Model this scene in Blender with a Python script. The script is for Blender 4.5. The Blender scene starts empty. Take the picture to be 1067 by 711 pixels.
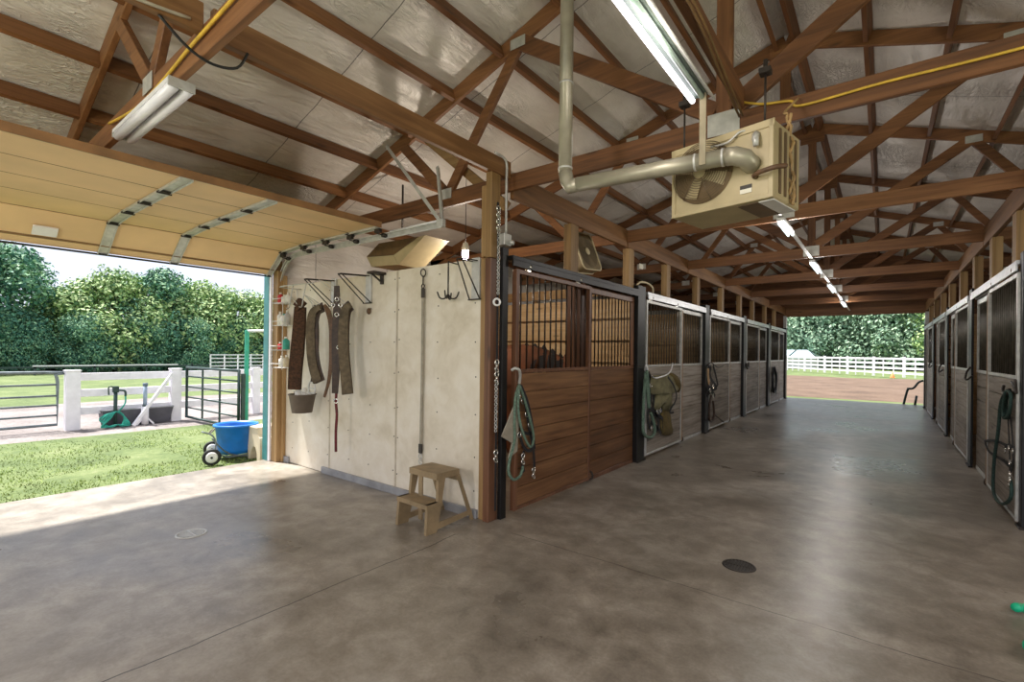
import bpy, bmesh, math, random
from mathutils import Vector, Matrix, noise as mnoise
random.seed(7)
SC = bpy.context.scene
COL = SC.collection
PI = math.pi
V = Vector

# ------------------------------------------------------------------ camera
W, H = 1067, 711
YAW, ROLL, PITCH, F, SY, CH = math.radians(37.716), math.radians(.664), math.radians(.087), 500.5, 10.74, 1.45
_fw = V((-math.sin(YAW)*math.cos(PITCH), math.cos(YAW)*math.cos(PITCH), math.sin(PITCH)))
_rt = V((math.cos(YAW), math.sin(YAW), 0)); _up = _rt.cross(_fw)
_r2 = _rt*math.cos(ROLL)+_up*math.sin(ROLL); _u2 = -_rt*math.sin(ROLL)+_up*math.cos(ROLL)
CAMP = V((0, 0, CH))
cd = bpy.data.cameras.new('camera'); cam = bpy.data.objects.new('camera', cd); COL.objects.link(cam)
M = Matrix((( _r2.x, _u2.x, -_fw.x, 0), (_r2.y, _u2.y, -_fw.y, 0), (_r2.z, _u2.z, -_fw.z, CH), (0, 0, 0, 1)))
cam.matrix_world = M
cd.sensor_fit = 'HORIZONTAL'; cd.sensor_width = 36; cd.lens = F/W*36; cd.shift_y = SY/W
cd.clip_start = .05; cd.clip_end = 400
SC.camera = cam
def ray(u, v): return _fw+_r2*((u-W/2)/F)-_u2*((v-H/2-SY)/F)
def PX(u, v, x): d = ray(u, v); return CAMP+d*(x/d.x)      # measured point on the plane X = x
def PY(u, v, y): d = ray(u, v); return CAMP+d*(y/d.y)
def PZ(u, v, z): d = ray(u, v); return CAMP+d*((z-CH)/d.z)

# ------------------------------------------------------------------ materials
def lin(c):
    return tuple(((x/255)/12.92 if x/255 <= .04045 else ((x/255+.055)/1.055)**2.4) for x in c)+(1,)
def newmat(name):
    m = bpy.data.materials.new(name); m.use_nodes = True
    nt = m.node_tree; nt.nodes.clear()
    out = nt.nodes.new('ShaderNodeOutputMaterial'); b = nt.nodes.new('ShaderNodeBsdfPrincipled')
    nt.links.new(b.outputs[0], out.inputs[0])
    return m, nt, b
def ramp(nt, fac, stops):
    r = nt.nodes.new('ShaderNodeValToRGB'); e = r.color_ramp.elements
    while len(e) < len(stops): e.new(.5)
    for i, (p, c) in enumerate(stops): e[i].position = p; e[i].color = c
    nt.links.new(fac, r.inputs[0]); return r.outputs[0]
def coords(nt, scale=(1, 1, 1), rot=(0, 0, 0), kind='Object'):
    t = nt.nodes.new('ShaderNodeTexCoord'); mp = nt.nodes.new('ShaderNodeMapping')
    mp.inputs['Scale'].default_value = scale; mp.inputs['Rotation'].default_value = rot
    nt.links.new(t.outputs[kind], mp.inputs[0]); return mp.outputs[0]
def noise(nt, vec, scale, detail=4, rough=.55, dist=0):
    n = nt.nodes.new('ShaderNodeTexNoise'); n.inputs['Scale'].default_value = scale
    n.inputs['Detail'].default_value = detail; n.inputs['Roughness'].default_value = rough; n.inputs['Distortion'].default_value = dist
    nt.links.new(vec, n.inputs['Vector']); return n.outputs['Fac']
def mth(nt, op, a, b=None, clamp=False):
    n = nt.nodes.new('ShaderNodeMath'); n.operation = op; n.use_clamp = clamp
    for i, x in enumerate((a, b)):
        if x is None: continue
        if isinstance(x, (int, float)): n.inputs[i].default_value = x
        else: nt.links.new(x, n.inputs[i])
    return n.outputs[0]
def mixc(nt, fac, a, b, mode='MIX'):
    n = nt.nodes.new('ShaderNodeMix'); n.data_type = 'RGBA'; n.blend_type = mode
    for k, x in ((0, fac), (6, a), (7, b)):
        if isinstance(x, (int, float, tuple)): n.inputs[k].default_value = x
        else: nt.links.new(x, n.inputs[k])
    return n.outputs[2]
def bump(nt, b, h, strength=.3, dist=.01):
    n = nt.nodes.new('ShaderNodeBump'); n.inputs['Strength'].default_value = strength; n.inputs['Distance'].default_value = dist
    nt.links.new(h, n.inputs['Height']); nt.links.new(n.outputs[0], b.inputs['Normal'])
def plain(name, c, rough=.5, metal=0, var=.12, scale=8, bmp=0):
    m, nt, b = newmat(name); v = coords(nt)
    n = noise(nt, v, scale)
    c1 = lin([x*(1-var) for x in c]); c2 = lin([min(255, x*(1+var)) for x in c])
    nt.links.new(ramp(nt, n, [(.3, c1), (.7, c2)]), b.inputs['Base Color'])
    b.inputs['Roughness'].default_value = rough; b.inputs['Metallic'].default_value = metal
    if bmp: bump(nt, b, noise(nt, v, scale*6), bmp, .004)
    return m
def wood(name, dark, mid, light, axis=0, rough=.6, fine=1., knots=True):
    m, nt, b = newmat(name)
    s = [26*fine]*3; s[axis] = 1.3*fine
    v = coords(nt, tuple(s)); n = noise(nt, v, 1.0, 5, .6, .6)
    s2 = [3.]*3; s2[axis] = .5
    n2 = noise(nt, coords(nt, tuple(s2)), 1.0, 3)
    oi = nt.nodes.new('ShaderNodeObjectInfo')
    f = mth(nt, 'ADD', mth(nt, 'MULTIPLY', n, .55), mth(nt, 'MULTIPLY', n2, .45))
    f = mth(nt, 'ADD', f, mth(nt, 'MULTIPLY', mth(nt, 'SUBTRACT', oi.outputs['Random'], .5), .14))
    c = ramp(nt, f, [(.3, lin(dark)), (.5, lin(mid)), (.7, lin(light))])
    if knots:
        vo = nt.nodes.new('ShaderNodeTexVoronoi'); s3 = [6.]*3; s3[axis] = 1.6
        nt.links.new(coords(nt, tuple(s3)), vo.inputs['Vector']); vo.inputs['Scale'].default_value = 1
        k = ramp(nt, vo.outputs['Distance'], [(.05, (1, 1, 1, 1)), (.13, (0, 0, 0, 1))])
        c = mixc(nt, mth(nt, 'MULTIPLY', k, .6), c, lin([x*.5 for x in dark]))
    nt.links.new(c, b.inputs['Base Color']); b.inputs['Roughness'].default_value = rough
    bump(nt, b, n, .25, .003)
    return m
def emit(name, c, s):
    m = bpy.data.materials.new(name); m.use_nodes = True; nt = m.node_tree; nt.nodes.clear()
    o = nt.nodes.new('ShaderNodeOutputMaterial'); e = nt.nodes.new('ShaderNodeEmission')
    e.inputs[0].default_value = lin(c); e.inputs[1].default_value = s; nt.links.new(e.outputs[0], o.inputs[0]); return m

TR = ((72, 42, 20), (118, 76, 42), (150, 104, 64))
trX = wood('truss wood x', *TR, axis=0); trY = wood('beam wood y', *TR, axis=1); trZ = wood('truss wood z', *TR, axis=2)
HD = ((88, 58, 30), (126, 88, 52), (158, 118, 76))
hdY = wood('header wood', *HD, axis=1)
PL = ((104, 78, 44), (144, 112, 70), (172, 140, 96))
plZ = wood('post wood', *PL, axis=2); plX = wood('pale lumber x', *PL, axis=0); plY = wood('pale lumber y', *PL, axis=1)
brownY = wood('brown stall board', (58, 36, 20), (100, 66, 40), (138, 100, 66), axis=1, rough=.45)
brownZ = wood('brown stall frame', (60, 38, 24), (96, 62, 42), (122, 84, 60), axis=2, rough=.45)
greyY = wood('grey stall board', (84, 74, 64), (136, 126, 114), (178, 168, 158), axis=1, rough=.6)
tanZ = wood('tan stall stile', (128, 100, 72), (164, 132, 100), (186, 156, 124), axis=2)
partX = wood('partition board', (168, 132, 90), (208, 174, 128), (226, 198, 154), axis=0)
partY = wood('back board', (150, 110, 66), (186, 142, 90), (206, 166, 114), axis=1)
blackM = plain('black steel', (26, 25, 25), .45, .3, .2)
barM = plain('dark bar', (50, 36, 28), .45, .4, .2)
barG = plain('steel bar', (82, 78, 68), .4, .5, .2)
galvM = plain('galvanised steel', (190, 189, 184), .4, .3, .08, 14)
chromeM = plain('chrome', (215, 212, 204), .2, .9, .05)
trackM = plain('track enamel', (196, 198, 200), .35, .5, .06)
creamM = plain('cream enamel', (176, 160, 124), .45, .0, .06, 5)
creamD = plain('cream enamel dark louvre', (104, 84, 60), .5, 0, .1)
pipeM = plain('flue pipe', (158, 152, 134), .4, .4, .1, 5)
doorM = plain('door panel', (226, 190, 142), .55, 0, .05, 1.5)
doorE = plain('door edge', (134, 96, 58), .6, 0, .12, 6)
whiteM = plain('white paint', (232, 228, 234), .5, 0, .03)
fixM = plain('fixture white', (226, 224, 224), .4, 0, .03)
teal = plain('teal trim', (70, 132, 134), .45, .1, .08)
stoolM = plain('stool plastic', (138, 118, 88), .55, 0, .1, 9, .1)
rubber = plain('black rubber', (34, 34, 34), .7, 0, .2)
bucketM = plain('rubber bucket', (104, 92, 80), .65, 0, .1)
fleece = plain('brown fleece', (66, 44, 28), .95, 0, .35, 40, .6)
greyg = plain('grey girth', (92, 80, 62), .9, 0, .2, 20, .2)
darkl = plain('dark leather', (58, 42, 32), .6, 0, .25, 20)
brownl = plain('brown leather', (92, 66, 44), .6, 0, .2, 20)
redl = plain('dark red lead', (92, 30, 34), .8, 0, .2, 30)
green = plain('green rope', (92, 112, 96), .85, 0, .2, 60, .3)
dgreen = plain('dark green rope', (44, 66, 60), .85, 0, .2, 60, .3)
blackw = plain('black webbing', (30, 30, 32), .8, 0, .2, 40)
olive = plain('olive cloth', (112, 106, 78), .95, 0, .15, 12, .3)
olived = plain('olive lining', (92, 78, 44), .95, 0, .15, 12)
greyc = plain('grey cloth', (150, 142, 126), .95, 0, .1, 12)
tanc = plain('tan cloth', (172, 140, 104), .95, 0, .1, 12)
ironM = plain('dark iron', (62, 56, 52), .5, .6, .2)
yellow = plain('yellow cable', (206, 168, 60), .5, 0, .12)
greycab = plain('grey cable', (186, 178, 160), .5, 0, .1)
blackc = plain('black cable', (24, 24, 24), .5, 0, .1)
horseM = plain('bay coat', (112, 66, 38), .6, 0, .2, 3)
maneM = plain('black mane', (22, 17, 15), .7, 0, .3, 30)
blueM = plain('blue plastic', (24, 112, 196), .4, 0, .06)
beigeM = plain('beige plastic', (222, 206, 178), .5, 0, .05)
tealg = plain('teal green enamel', (42, 150, 124), .45, .1, .08)
gateM = plain('dark gate steel', (46, 64, 62), .45, .3, .15)
gategrey = plain('grey gate steel', (108, 116, 120), .45, .3, .15)
troughM = plain('grey trough', (78, 76, 84), .6, 0, .1)
hoseM = plain('teal hose', (28, 140, 122), .5, 0, .15)
bhose = plain('bright green hose', (22, 176, 130), .35, 0, .1)
orange = plain('orange cone', (240, 130, 70), .6, 0, .05)
redM = plain('red plastic', (190, 50, 52), .5, 0, .1)
tealp = plain('teal plastic', (60, 160, 142), .5, 0, .1)
bottleM = plain('white plastic', (226, 222, 212), .45, 0, .05)
fanM = plain('fan grey', (124, 108, 80), .6, 0, .1)
fanE = plain('fan rim', (206, 192, 158), .5, 0, .06)
roofblue = plain('pale blue roof', (196, 214, 226), .5, .1, .04)
farwall = plain('pale building wall', (206, 206, 210), .7, 0, .04)
tubeM = emit('lit tube', (255, 246, 255), 5)
tubeS = emit('lit strip tube', (230, 248, 250), 2.4)
cflM = emit('lit bulb', (255, 240, 255), 14)
tubeOff = plain('unlit tube', (236, 234, 240), .3, 0, .02)
label_w = plain('label white', (222, 216, 200), .5, 0, .03); label_d = plain('label dark', (52, 46, 40), .5, 0, .1)

def floor_mat():
    m, nt, b = newmat('concrete'); v = coords(nt)
    n1 = noise(nt, v, .7, 6, .6, .4); n2 = noise(nt, v, 5, 6, .65, .3); n3 = noise(nt, v, 60, 3)
    f = mth(nt, 'ADD', mth(nt, 'MULTIPLY', n1, .5), mth(nt, 'ADD', mth(nt, 'MULTIPLY', n2, .38), mth(nt, 'MULTIPLY', n3, .12)))
    c = ramp(nt, f, [(.37, lin((100, 92, 82))), (.5, lin((140, 131, 119))), (.63, lin((176, 168, 157)))])
    # dark spots and stains
    sp = nt.nodes.new('ShaderNodeTexVoronoi'); sp.inputs['Scale'].default_value = 2.2; nt.links.new(v, sp.inputs['Vector'])
    s = ramp(nt, sp.outputs['Distance'], [(.008, (1, 1, 1, 1)), (.02, (0, 0, 0, 1))])
    c = mixc(nt, mth(nt, 'MULTIPLY', s, .7), c, lin((52, 44, 36)))
    st = ramp(nt, noise(nt, v, .75, 5, .6, .4), [(.45, (0, 0, 0, 1)), (.70, (1, 1, 1, 1))])
    c = mixc(nt, mth(nt, 'MULTIPLY', st, .5), c, lin((86, 78, 66)))
    # white scuffs, dragged along the aisle and across it
    sc = ramp(nt, noise(nt, coords(nt, (1.0, 6, 1)), 1.2, 6, .7, .4), [(.60, (0, 0, 0, 1)), (.72, (1, 1, 1, 1))])
    c = mixc(nt, mth(nt, 'MULTIPLY', sc, .05), c, lin((206, 204, 204)))
    # saw cut joints
    sep = nt.nodes.new('ShaderNodeSeparateXYZ'); nt.links.new(v, sep.inputs[0])
    wob = mth(nt, 'MULTIPLY', mth(nt, 'SUBTRACT', noise(nt, v, 2.5, 4), .5), .06)
    def line(coord, at, w, other, lo, hi):
        a = mth(nt, 'ABSOLUTE', mth(nt, 'SUBTRACT', mth(nt, 'ADD', coord, wob), at))
        q = mth(nt, 'LESS_THAN', a, w)
        q = mth(nt, 'MULTIPLY', q, mth(nt, 'GREATER_THAN', other, lo)); return mth(nt, 'MULTIPLY', q, mth(nt, 'LESS_THAN', other, hi))
    l1 = line(sep.outputs[0], -2.66, .0045, sep.outputs[1], -4, 2.75)
    l2 = line(sep.outputs[1], 3.05, .004, sep.outputs[0], -2.35, .9)
    c = mixc(nt, mth(nt, 'MULTIPLY', mth(nt, 'MAXIMUM', l1, mth(nt, 'MULTIPLY', l2, .8)), .85), c, lin((40, 34, 30)))
    nt.links.new(c, b.inputs['Base Color'])
    r = ramp(nt, n1, [(.35, (.26, .26, .26, 1)), (.65, (.42, .42, .42, 1))]); nt.links.new(r, b.inputs['Roughness'])
    b.inputs['Specular IOR Level'].default_value = .55
    bump(nt, b, n3, .10, .004); return m
floorM = floor_mat()
def grass_mat():
    m, nt, b = newmat('lawn'); v = coords(nt)
    n = noise(nt, v, 1.1, 7, .65); n2 = noise(nt, v, 14, 5, .7)
    f = mth(nt, 'ADD', mth(nt, 'MULTIPLY', n, .6), mth(nt, 'MULTIPLY', n2, .4))
    c = ramp(nt, f, [(.34, lin((62, 78, 38))), (.48, lin((86, 102, 54))), (.58, lin((106, 118, 70))), (.7, lin((132, 134, 104)))])
    nt.links.new(c, b.inputs['Base Color']); b.inputs['Roughness'].default_value = .9; bump(nt, b, n2, .8, .03); return m
grassM = grass_mat()
blade = plain('grass blade', (128, 146, 78), .8, 0, .3, 3)
def dirt(name, a, bb, c2):
    m, nt, b = newmat(name); v = coords(nt)
    f = mth(nt, 'ADD', mth(nt, 'MULTIPLY', noise(nt, v, .8, 6), .5), mth(nt, 'MULTIPLY', noise(nt, v, 12, 6, .7), .5))
    nt.links.new(ramp(nt, f, [(.36, lin(a)), (.5, lin(bb)), (.64, lin(c2))]), b.inputs['Base Color']); b.inputs['Roughness'].default_value = .95
    bump(nt, b, f, .6, .05); return m
laneM = dirt('lane gravel', (98, 90, 86), (128, 119, 116), (146, 138, 136))
arenaM = dirt('arena dirt', (74, 58, 46), (98, 78, 62), (114, 94, 78))
def foil_mat():
    m, nt, b = newmat('foil insulation'); v = coords(nt)
    n = noise(nt, v, 1.3, 5); w = noise(nt, coords(nt, (3.5, .9, 3.5)), 2.2, 6, .6, 1.2); w2 = noise(nt, v, 7, 3, .5, .8)
    c = ramp(nt, n, [(.35, lin((210, 203, 194))), (.65, lin((236, 231, 224)))])
    sep = nt.nodes.new('ShaderNodeSeparateXYZ'); nt.links.new(v, sep.inputs[0])
    fr = mth(nt, 'FRACT', mth(nt, 'MULTIPLY', mth(nt, 'ADD', sep.outputs[1], mth(nt, 'MULTIPLY', n, .05)), 1/1.22))
    seam = mth(nt, 'LESS_THAN', fr, .007)
    c = mixc(nt, mth(nt, 'MULTIPLY', seam, .8), c, lin((60, 54, 48)))
    nt.links.new(c, b.inputs['Base Color'])
    nt.links.new(ramp(nt, w2, [(.4, (.34, .34, .34, 1)), (.7, (.48, .48, .48, 1))]), b.inputs['Roughness'])
    b.inputs['Metallic'].default_value = .1
    wr = noise(nt, coords(nt, (5, 1.6, 5), (0, 0, .5)), 2.6, 3, .55, 2.2)
    wr = mth(nt, 'POWER', mth(nt, 'SUBTRACT', 1.0, mth(nt, 'ABSOLUTE', mth(nt, 'MULTIPLY', mth(nt, 'SUBTRACT', wr, .5), 5.0)), clamp=True), 3.0)
    msk = ramp(nt, noise(nt, v, .9, 3), [(.48, (0, 0, 0, 1)), (.62, (1, 1, 1, 1))])
    h = mth(nt, 'ADD', mth(nt, 'ADD', w, mth(nt, 'MULTIPLY', w2, .2)), mth(nt, 'MULTIPLY', mth(nt, 'MULTIPLY', wr, msk), .55)); bump(nt, b, h, .75, .035); return m
foilM = foil_mat()
def wash_mat():
    m, nt, b = newmat('washable white panel'); v = coords(nt)
    n = noise(nt, v, 1.6, 5, .6, .5); n2 = noise(nt, v, 9, 4, .6, .6)
    f = mth(nt, 'ADD', mth(nt, 'MULTIPLY', n, .75), mth(nt, 'MULTIPLY', n2, .25))
    c = ramp(nt, f, [(.35, lin((196, 184, 162))), (.5, lin((214, 204, 186))), (.66, lin((226, 219, 206)))])
    nt.links.new(c, b.inputs['Base Color']); b.inputs['Roughness'].default_value = .5; bump(nt, b, n, .25, .02); return m
washM = wash_mat()
trimgrey = plain('grey base trim', (150, 150, 152), .5, .2, .1, 6)
def leaf_mat(name, a, bb, c2):
    m, nt, b = newmat(name)
    g = nt.nodes.new('ShaderNodeNewGeometry'); v = coords(nt); n = noise(nt, v, .55, 3)
    f = mth(nt, 'ADD', mth(nt, 'MULTIPLY', g.outputs['Random Per Island'], .5), mth(nt, 'MULTIPLY', n, .5))
    nt.links.new(ramp(nt, f, [(.3, lin(a)), (.5, lin(bb)), (.72, lin(c2))]), b.inputs['Base Color']); b.inputs['Roughness'].default_value = .7
    return m
leafA = leaf_mat('leaf teal', (44, 94, 76), (82, 134, 104), (140, 178, 132))
leafB = leaf_mat('leaf green', (78, 116, 70), (132, 164, 96), (192, 208, 146))
leafC = leaf_mat('leaf pale', (74, 106, 84), (116, 148, 118), (168, 190, 160))
bark = plain('bark', (86, 70, 56), .9, 0, .2)

# ------------------------------------------------------------------ mesh helper
class MB:
    def __init__(s): s.v = []; s.f = []; s.sm = []
    def add(s, verts, faces, smooth=False):
        o = len(s.v); s.v += [tuple(p) for p in verts]
        for f in faces: s.f.append(tuple(i+o for i in f)); s.sm.append(smooth)
        return s
    def hexa(s, p):      # 8 points, bottom 4 ccw then top 4
        return s.add(p, [(0, 3, 2, 1), (4, 5, 6, 7), (0, 1, 5, 4), (1, 2, 6, 5), (2, 3, 7, 6), (3, 0, 4, 7)])
    def frame(s, c, ax, ay, az, bev=0):
        """box with half-axis vectors; chamfered edges when bev is given"""
        c = V(c); ax, ay, az = V(ax), V(ay), V(az)
        lx, ly, lz = ax.length, ay.length, az.length
        if bev <= 0 or bev > .45*min(lx, ly, lz):
            return s.hexa([c+ax*i+ay*j+az*k for k in (-1, 1) for i, j in ((-1, -1), (1, -1), (1, 1), (-1, 1))])
        bx, by, bz = 1-bev/lx, 1-bev/ly, 1-bev/lz
        pts = []; idx = {}
        for i in (-1, 1):
            for j in (-1, 1):
                for k in (-1, 1):
                    for t, (a, b_, d) in enumerate(((1, by, bz), (bx, 1, bz), (bx, by, 1))):
                        idx[(i, j, k, t)] = len(pts); pts.append(c+ax*(i*a)+ay*(j*b_)+az*(k*d))
        fs = []
        for i in (-1, 1):
            q = [idx[(i, j, k, 0)] for j, k in ((-1, -1), (1, -1), (1, 1), (-1, 1))]; fs.append(q if i > 0 else q[::-1])
            q = [idx[(j, i, k, 1)] for j, k in ((-1, -1), (-1, 1), (1, 1), (1, -1))]; fs.append(q if i > 0 else q[::-1])
            q = [idx[(j, k, i, 2)] for j, k in ((-1, -1), (1, -1), (1, 1), (-1, 1))]; fs.append(q if i > 0 else q[::-1])
        for i in (-1, 1):
            for j in (-1, 1):
                fs.append((idx[(i, j, -1, 0)], idx[(i, j, 1, 0)], idx[(i, j, 1, 1)], idx[(i, j, -1, 1)]))
                fs.append((idx[(i, -1, j, 0)], idx[(i, 1, j, 0)], idx[(i, 1, j, 2)], idx[(i, -1, j, 2)]))
                fs.append((idx[(-1, i, j, 1)], idx[(1, i, j, 1)], idx[(1, i, j, 2)], idx[(-1, i, j, 2)]))
                for k in (-1, 1): fs.append((idx[(i, j, k, 0)], idx[(i, j, k, 1)], idx[(i, j, k, 2)]))
        return s.add(pts, fs)
    def box(s, c, d, bev=0, rz=0):
        ca, sa = math.cos(rz), math.sin(rz)
        return s.frame(c, (d[0]/2*ca, d[0]/2*sa, 0), (-d[1]/2*sa, d[1]/2*ca, 0), (0, 0, d[2]/2), bev)
    def bb(s, lo, hi, bev=0):
        return s.box([(a+b)/2 for a, b in zip(lo, hi)], [abs(b-a) for a, b in zip(lo, hi)], bev)
    def beam(s, p0, p1, w, h, up=(0, 0, 1), bev=0):      # w across, h along up
        p0, p1 = V(p0), V(p1); d = (p1-p0); L = d.length; d.normalize(); up = V(up)
        x = d.cross(up).normalized(); u = x.cross(d)
        return s.frame((p0+p1)/2, d*(L/2), x*(w/2), u*(h/2), bev)
    def tube(s, pts, r, seg=8, cap=True, closed=False):
        pts = [V(p) for p in pts]; n = len(pts); rr = r if isinstance(r, (list, tuple)) else [r]*n
        vs = []; ref = None
        for i in range(n):
            a = pts[i-1] if (i > 0 or closed) else pts[i]; b = pts[(i+1) % n] if (i < n-1 or closed) else pts[i]
            t = (b-a)
            if t.length < 1e-9: t = V((0, 0, 1))
            t.normalize()
            if ref is None: ref = t.orthogonal().normalized()
            ref = (ref-t*ref.dot(t))
            if ref.length < 1e-6: ref = t.orthogonal()
            ref.normalize(); w = t.cross(ref)
            for k in range(seg):
                an = 2*PI*k/seg; vs.append(pts[i]+(ref*math.cos(an)+w*math.sin(an))*rr[i])
        fs = []
        for i in range(n if closed else n-1):
            j = (i+1) % n
            for k in range(seg): k2 = (k+1) % seg; fs.append((i*seg+k, i*seg+k2, j*seg+k2, j*seg+k))
        if cap and not closed: fs += [tuple(range(seg))[::-1], tuple((n-1)*seg+k for k in range(seg))]
        return s.add(vs, fs, True)
    def cyl(s, p0, p1, r, seg=12): return s.tube([p0, p1], r, seg)
    def strap(s, pts, w, t, nrm=(1, 0, 0)):      # flat ribbon, width w (a number or list), thickness t along nrm
        pts = [V(p) for p in pts]; n = len(pts); ww = w if isinstance(w, (list, tuple)) else [w]*n; nrm = V(nrm); vs = []
        for i in range(n):
            d = (pts[min(i+1, n-1)]-pts[max(i-1, 0)]).normalized()
            side = d.cross(nrm)
            if side.length < 1e-4: side = V((0, 1, 0))
            side.normalize(); nn = side.cross(d).normalized()
            for a, b in ((-1, -1), (1, -1), (1, 1), (-1, 1)): vs.append(pts[i]+side*(a*ww[i]/2)+nn*(b*t/2))
        fs = [(0, 1, 2, 3), tuple((n-1)*4+k for k in (3, 2, 1, 0))]
        for i in range(n-1):
            for k in range(4): k2 = (k+1) % 4; fs.append((i*4+k, (i+1)*4+k, (i+1)*4+k2, i*4+k2))
        return s.add(vs, fs, False)
    def lathe(s, c, prof, seg=24, axis=(0, 0, 1)):
        c = V(c); a = V(axis).normalized(); x = a.orthogonal().normalized(); y = a.cross(x); vs = []
        for r, z in prof:
            for k in range(seg): an = 2*PI*k/seg; vs.append(c+a*z+(x*math.cos(an)+y*math.sin(an))*max(r, 1e-4))
        fs = []
        for i in range(len(prof)-1):
            for k in range(seg): k2 = (k+1) % seg; fs.append((i*seg+k, i*seg+k2, (i+1)*seg+k2, (i+1)*seg+k))
        return s.add(vs, fs, True)
    def torus(s, c, R, r, axis=(0, 0, 1), seg=24, rs=8, sx=1.):
        c = V(c); a = V(axis).normalized(); x = a.orthogonal().normalized(); y = a.cross(x)
        return s.tube([c+x*(R*sx*math.cos(2*PI*k/seg))+y*(R*math.sin(2*PI*k/seg)) for k in range(seg)], r, rs, closed=True)
    def prism(s, poly, n):      # closed polygon (3d points) pushed along n
        poly = [V(p) for p in poly]; n = V(n); k = len(poly)
        return s.add(poly+[p+n for p in poly], [tuple(range(k))[::-1], tuple(range(k, 2*k))]+[(i, (i+1) % k, k+(i+1) % k, k+i) for i in range(k)])
    def build(s, name, mat, parent=None, kind=None, label=None):
        o = org(parent) if parent else V((0, 0, 0))
        me = bpy.data.meshes.new(name); me.from_pydata([tuple(V(p)-o) for p in s.v], [], s.f); me.update()
        bm = bmesh.new(); bm.from_mesh(me); bmesh.ops.recalc_face_normals(bm, faces=bm.faces); bm.to_mesh(me); bm.free()
        me.polygons.foreach_set('use_smooth', s.sm)
        me.materials.append(mat)
        ob = bpy.data.objects.new(name, me); COL.objects.link(ob)
        if parent: ob.parent = parent
        if kind: ob['kind'] = kind
        if label: ob['label'] = label
        return ob
ORG = {}
def org(o):
    p = V((0, 0, 0))
    while o: p += o.location; o = o.parent
    return p
def thing(name, label, cat, loc, group=None):
    e = bpy.data.objects.new(name, None); COL.objects.link(e); e.location = loc; e.empty_display_size = .1
    e['label'] = label; e['category'] = cat
    if group: e['group'] = group
    return e
def tag(o, label, cat, group=None, kind=None):
    o['label'] = label; o['category'] = cat
    if group: o['group'] = group
    if kind: o['kind'] = kind
    return o
def solo(mb, name, mat, label, cat, group=None):      # a thing that is one mesh, its origin at its base
    c = V((sum(p[0] for p in mb.v)/len(mb.v), sum(p[1] for p in mb.v)/len(mb.v), min(p[2] for p in mb.v)))
    mb.v = [tuple(V(p)-c) for p in mb.v]
    o = mb.build(name, mat); o.location = c; return tag(o, label, cat, group)
def copy_tree(o, parent=None):
    c = o.copy(); COL.objects.link(c); c.parent = parent
    for ch in list(o.children): copy_tree(ch, c)
    return c
def spl(pts, n=6, closed=False):      # Catmull-Rom through points
    P = [V(p) for p in pts]; out = []; N = len(P)
    for i in range(N if closed else N-1):
        if closed: a, b, c, d = P[i-1], P[i], P[(i+1) % N], P[(i+2) % N]
        else: a, b, c, d = P[max(i-1, 0)], P[i], P[i+1], P[min(i+2, N-1)]
        for k in range(n):
            t = k/n
            out.append(.5*((2*b)+(c-a)*t+(2*a-5*b+4*c-d)*t*t+(3*b-a-3*c+d)*t**3))
    if not closed: out.append(P[-1])
    return out
def struct(mb, name, mat, parent=None): return mb.build(name, mat, parent, kind=None if parent else 'structure')
ORD = ['first', 'second', 'third', 'fourth', 'fifth', 'sixth', 'seventh', 'eighth', 'ninth']

# ------------------------------------------------------------------ shell
XL, XR, CX = -2.65, .99, -.85           # stall fronts left and right, ridge line
WL, WR = -6.3, 4.62                     # outer walls
Y0, Y1 = -3.0, 18.6
S = [3.32+3.05*k for k in range(6)]
struct(MB().bb((-6.42, Y0, -.15), (WR+.1, 18.9, 0)), 'floor', floorM)
# outdoor ground sheet: lawn with a lane and an arena on top of it
def sheet(x0, y0, x1, y1, z, nx, ny, amp=0.):
    m = MB(); vs = []; fs = []
    for j in range(ny+1):
        for i in range(nx+1):
            x = x0+(x1-x0)*i/nx; y = y0+(y1-y0)*j/ny
            vs.append((x, y, z+(mnoise.noise(V((x*.3, y*.3, z)))*amp)))
    for j in range(ny):
        for i in range(nx): a = j*(nx+1)+i; fs.append((a, a+1, a+nx+2, a+nx+1))
    return m.add(vs, fs, True)
struct(sheet(-130, -60, 90, 150, -.16, 60, 60), 'ground', grassM)
struct(sheet(-10.6, -6, -6.42, 30, -.05, 12, 60, .03), 'ground_lawn', grassM)
struct(sheet(-17.2, -14, -10.55, 24, -.055, 20, 60, .035), 'ground_lane', laneM)
struct(sheet(-46, -20, -17.15, 40, -.06, 40, 40, .05), 'ground_pasture', grassM)
struct(MB().bb((-8.5, 3.35, -.1), (-6.42, 4.1, -.012)), 'path', laneM)
struct(sheet(-14, 20.3, 14, 41, -.06, 30, 40, .06), 'ground_arena', arenaM)
struct(sheet(-24, 18.9, 20, 20.4, -.06, 30, 4, .02), 'ground_verge', grassM)
# grass blades on the near lawn
m = MB(); rnd = random.Random(3)
for i in range(26000):
    x = -10.6+4.2*rnd.random()**.7; y = -1+9*rnd.random()
    if mnoise.noise(V((x*1.1, y*1.1, 4))) < -.25: continue
    if x > -8.5 and 3.3 < y < 4.15: continue
    h = .012+.03*rnd.random(); a = rnd.random()*PI; w = .004+.005*rnd.random(); dx, dy = math.cos(a)*w, math.sin(a)*w
    z = -.05+mnoise.noise(V((x*.3, y*.3, -.05)))*.03-.006
    m.add([(x-dx, y-dy, z), (x+dx, y+dy, z), (x+(rnd.random()-.5)*.05, y+(rnd.random()-.5)*.05, z+h)], [(0, 1, 2)])
tag(m.build('grass', blade), 'short green grass between the open overhead door and the fenced lane', 'grass', kind='stuff')

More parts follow.
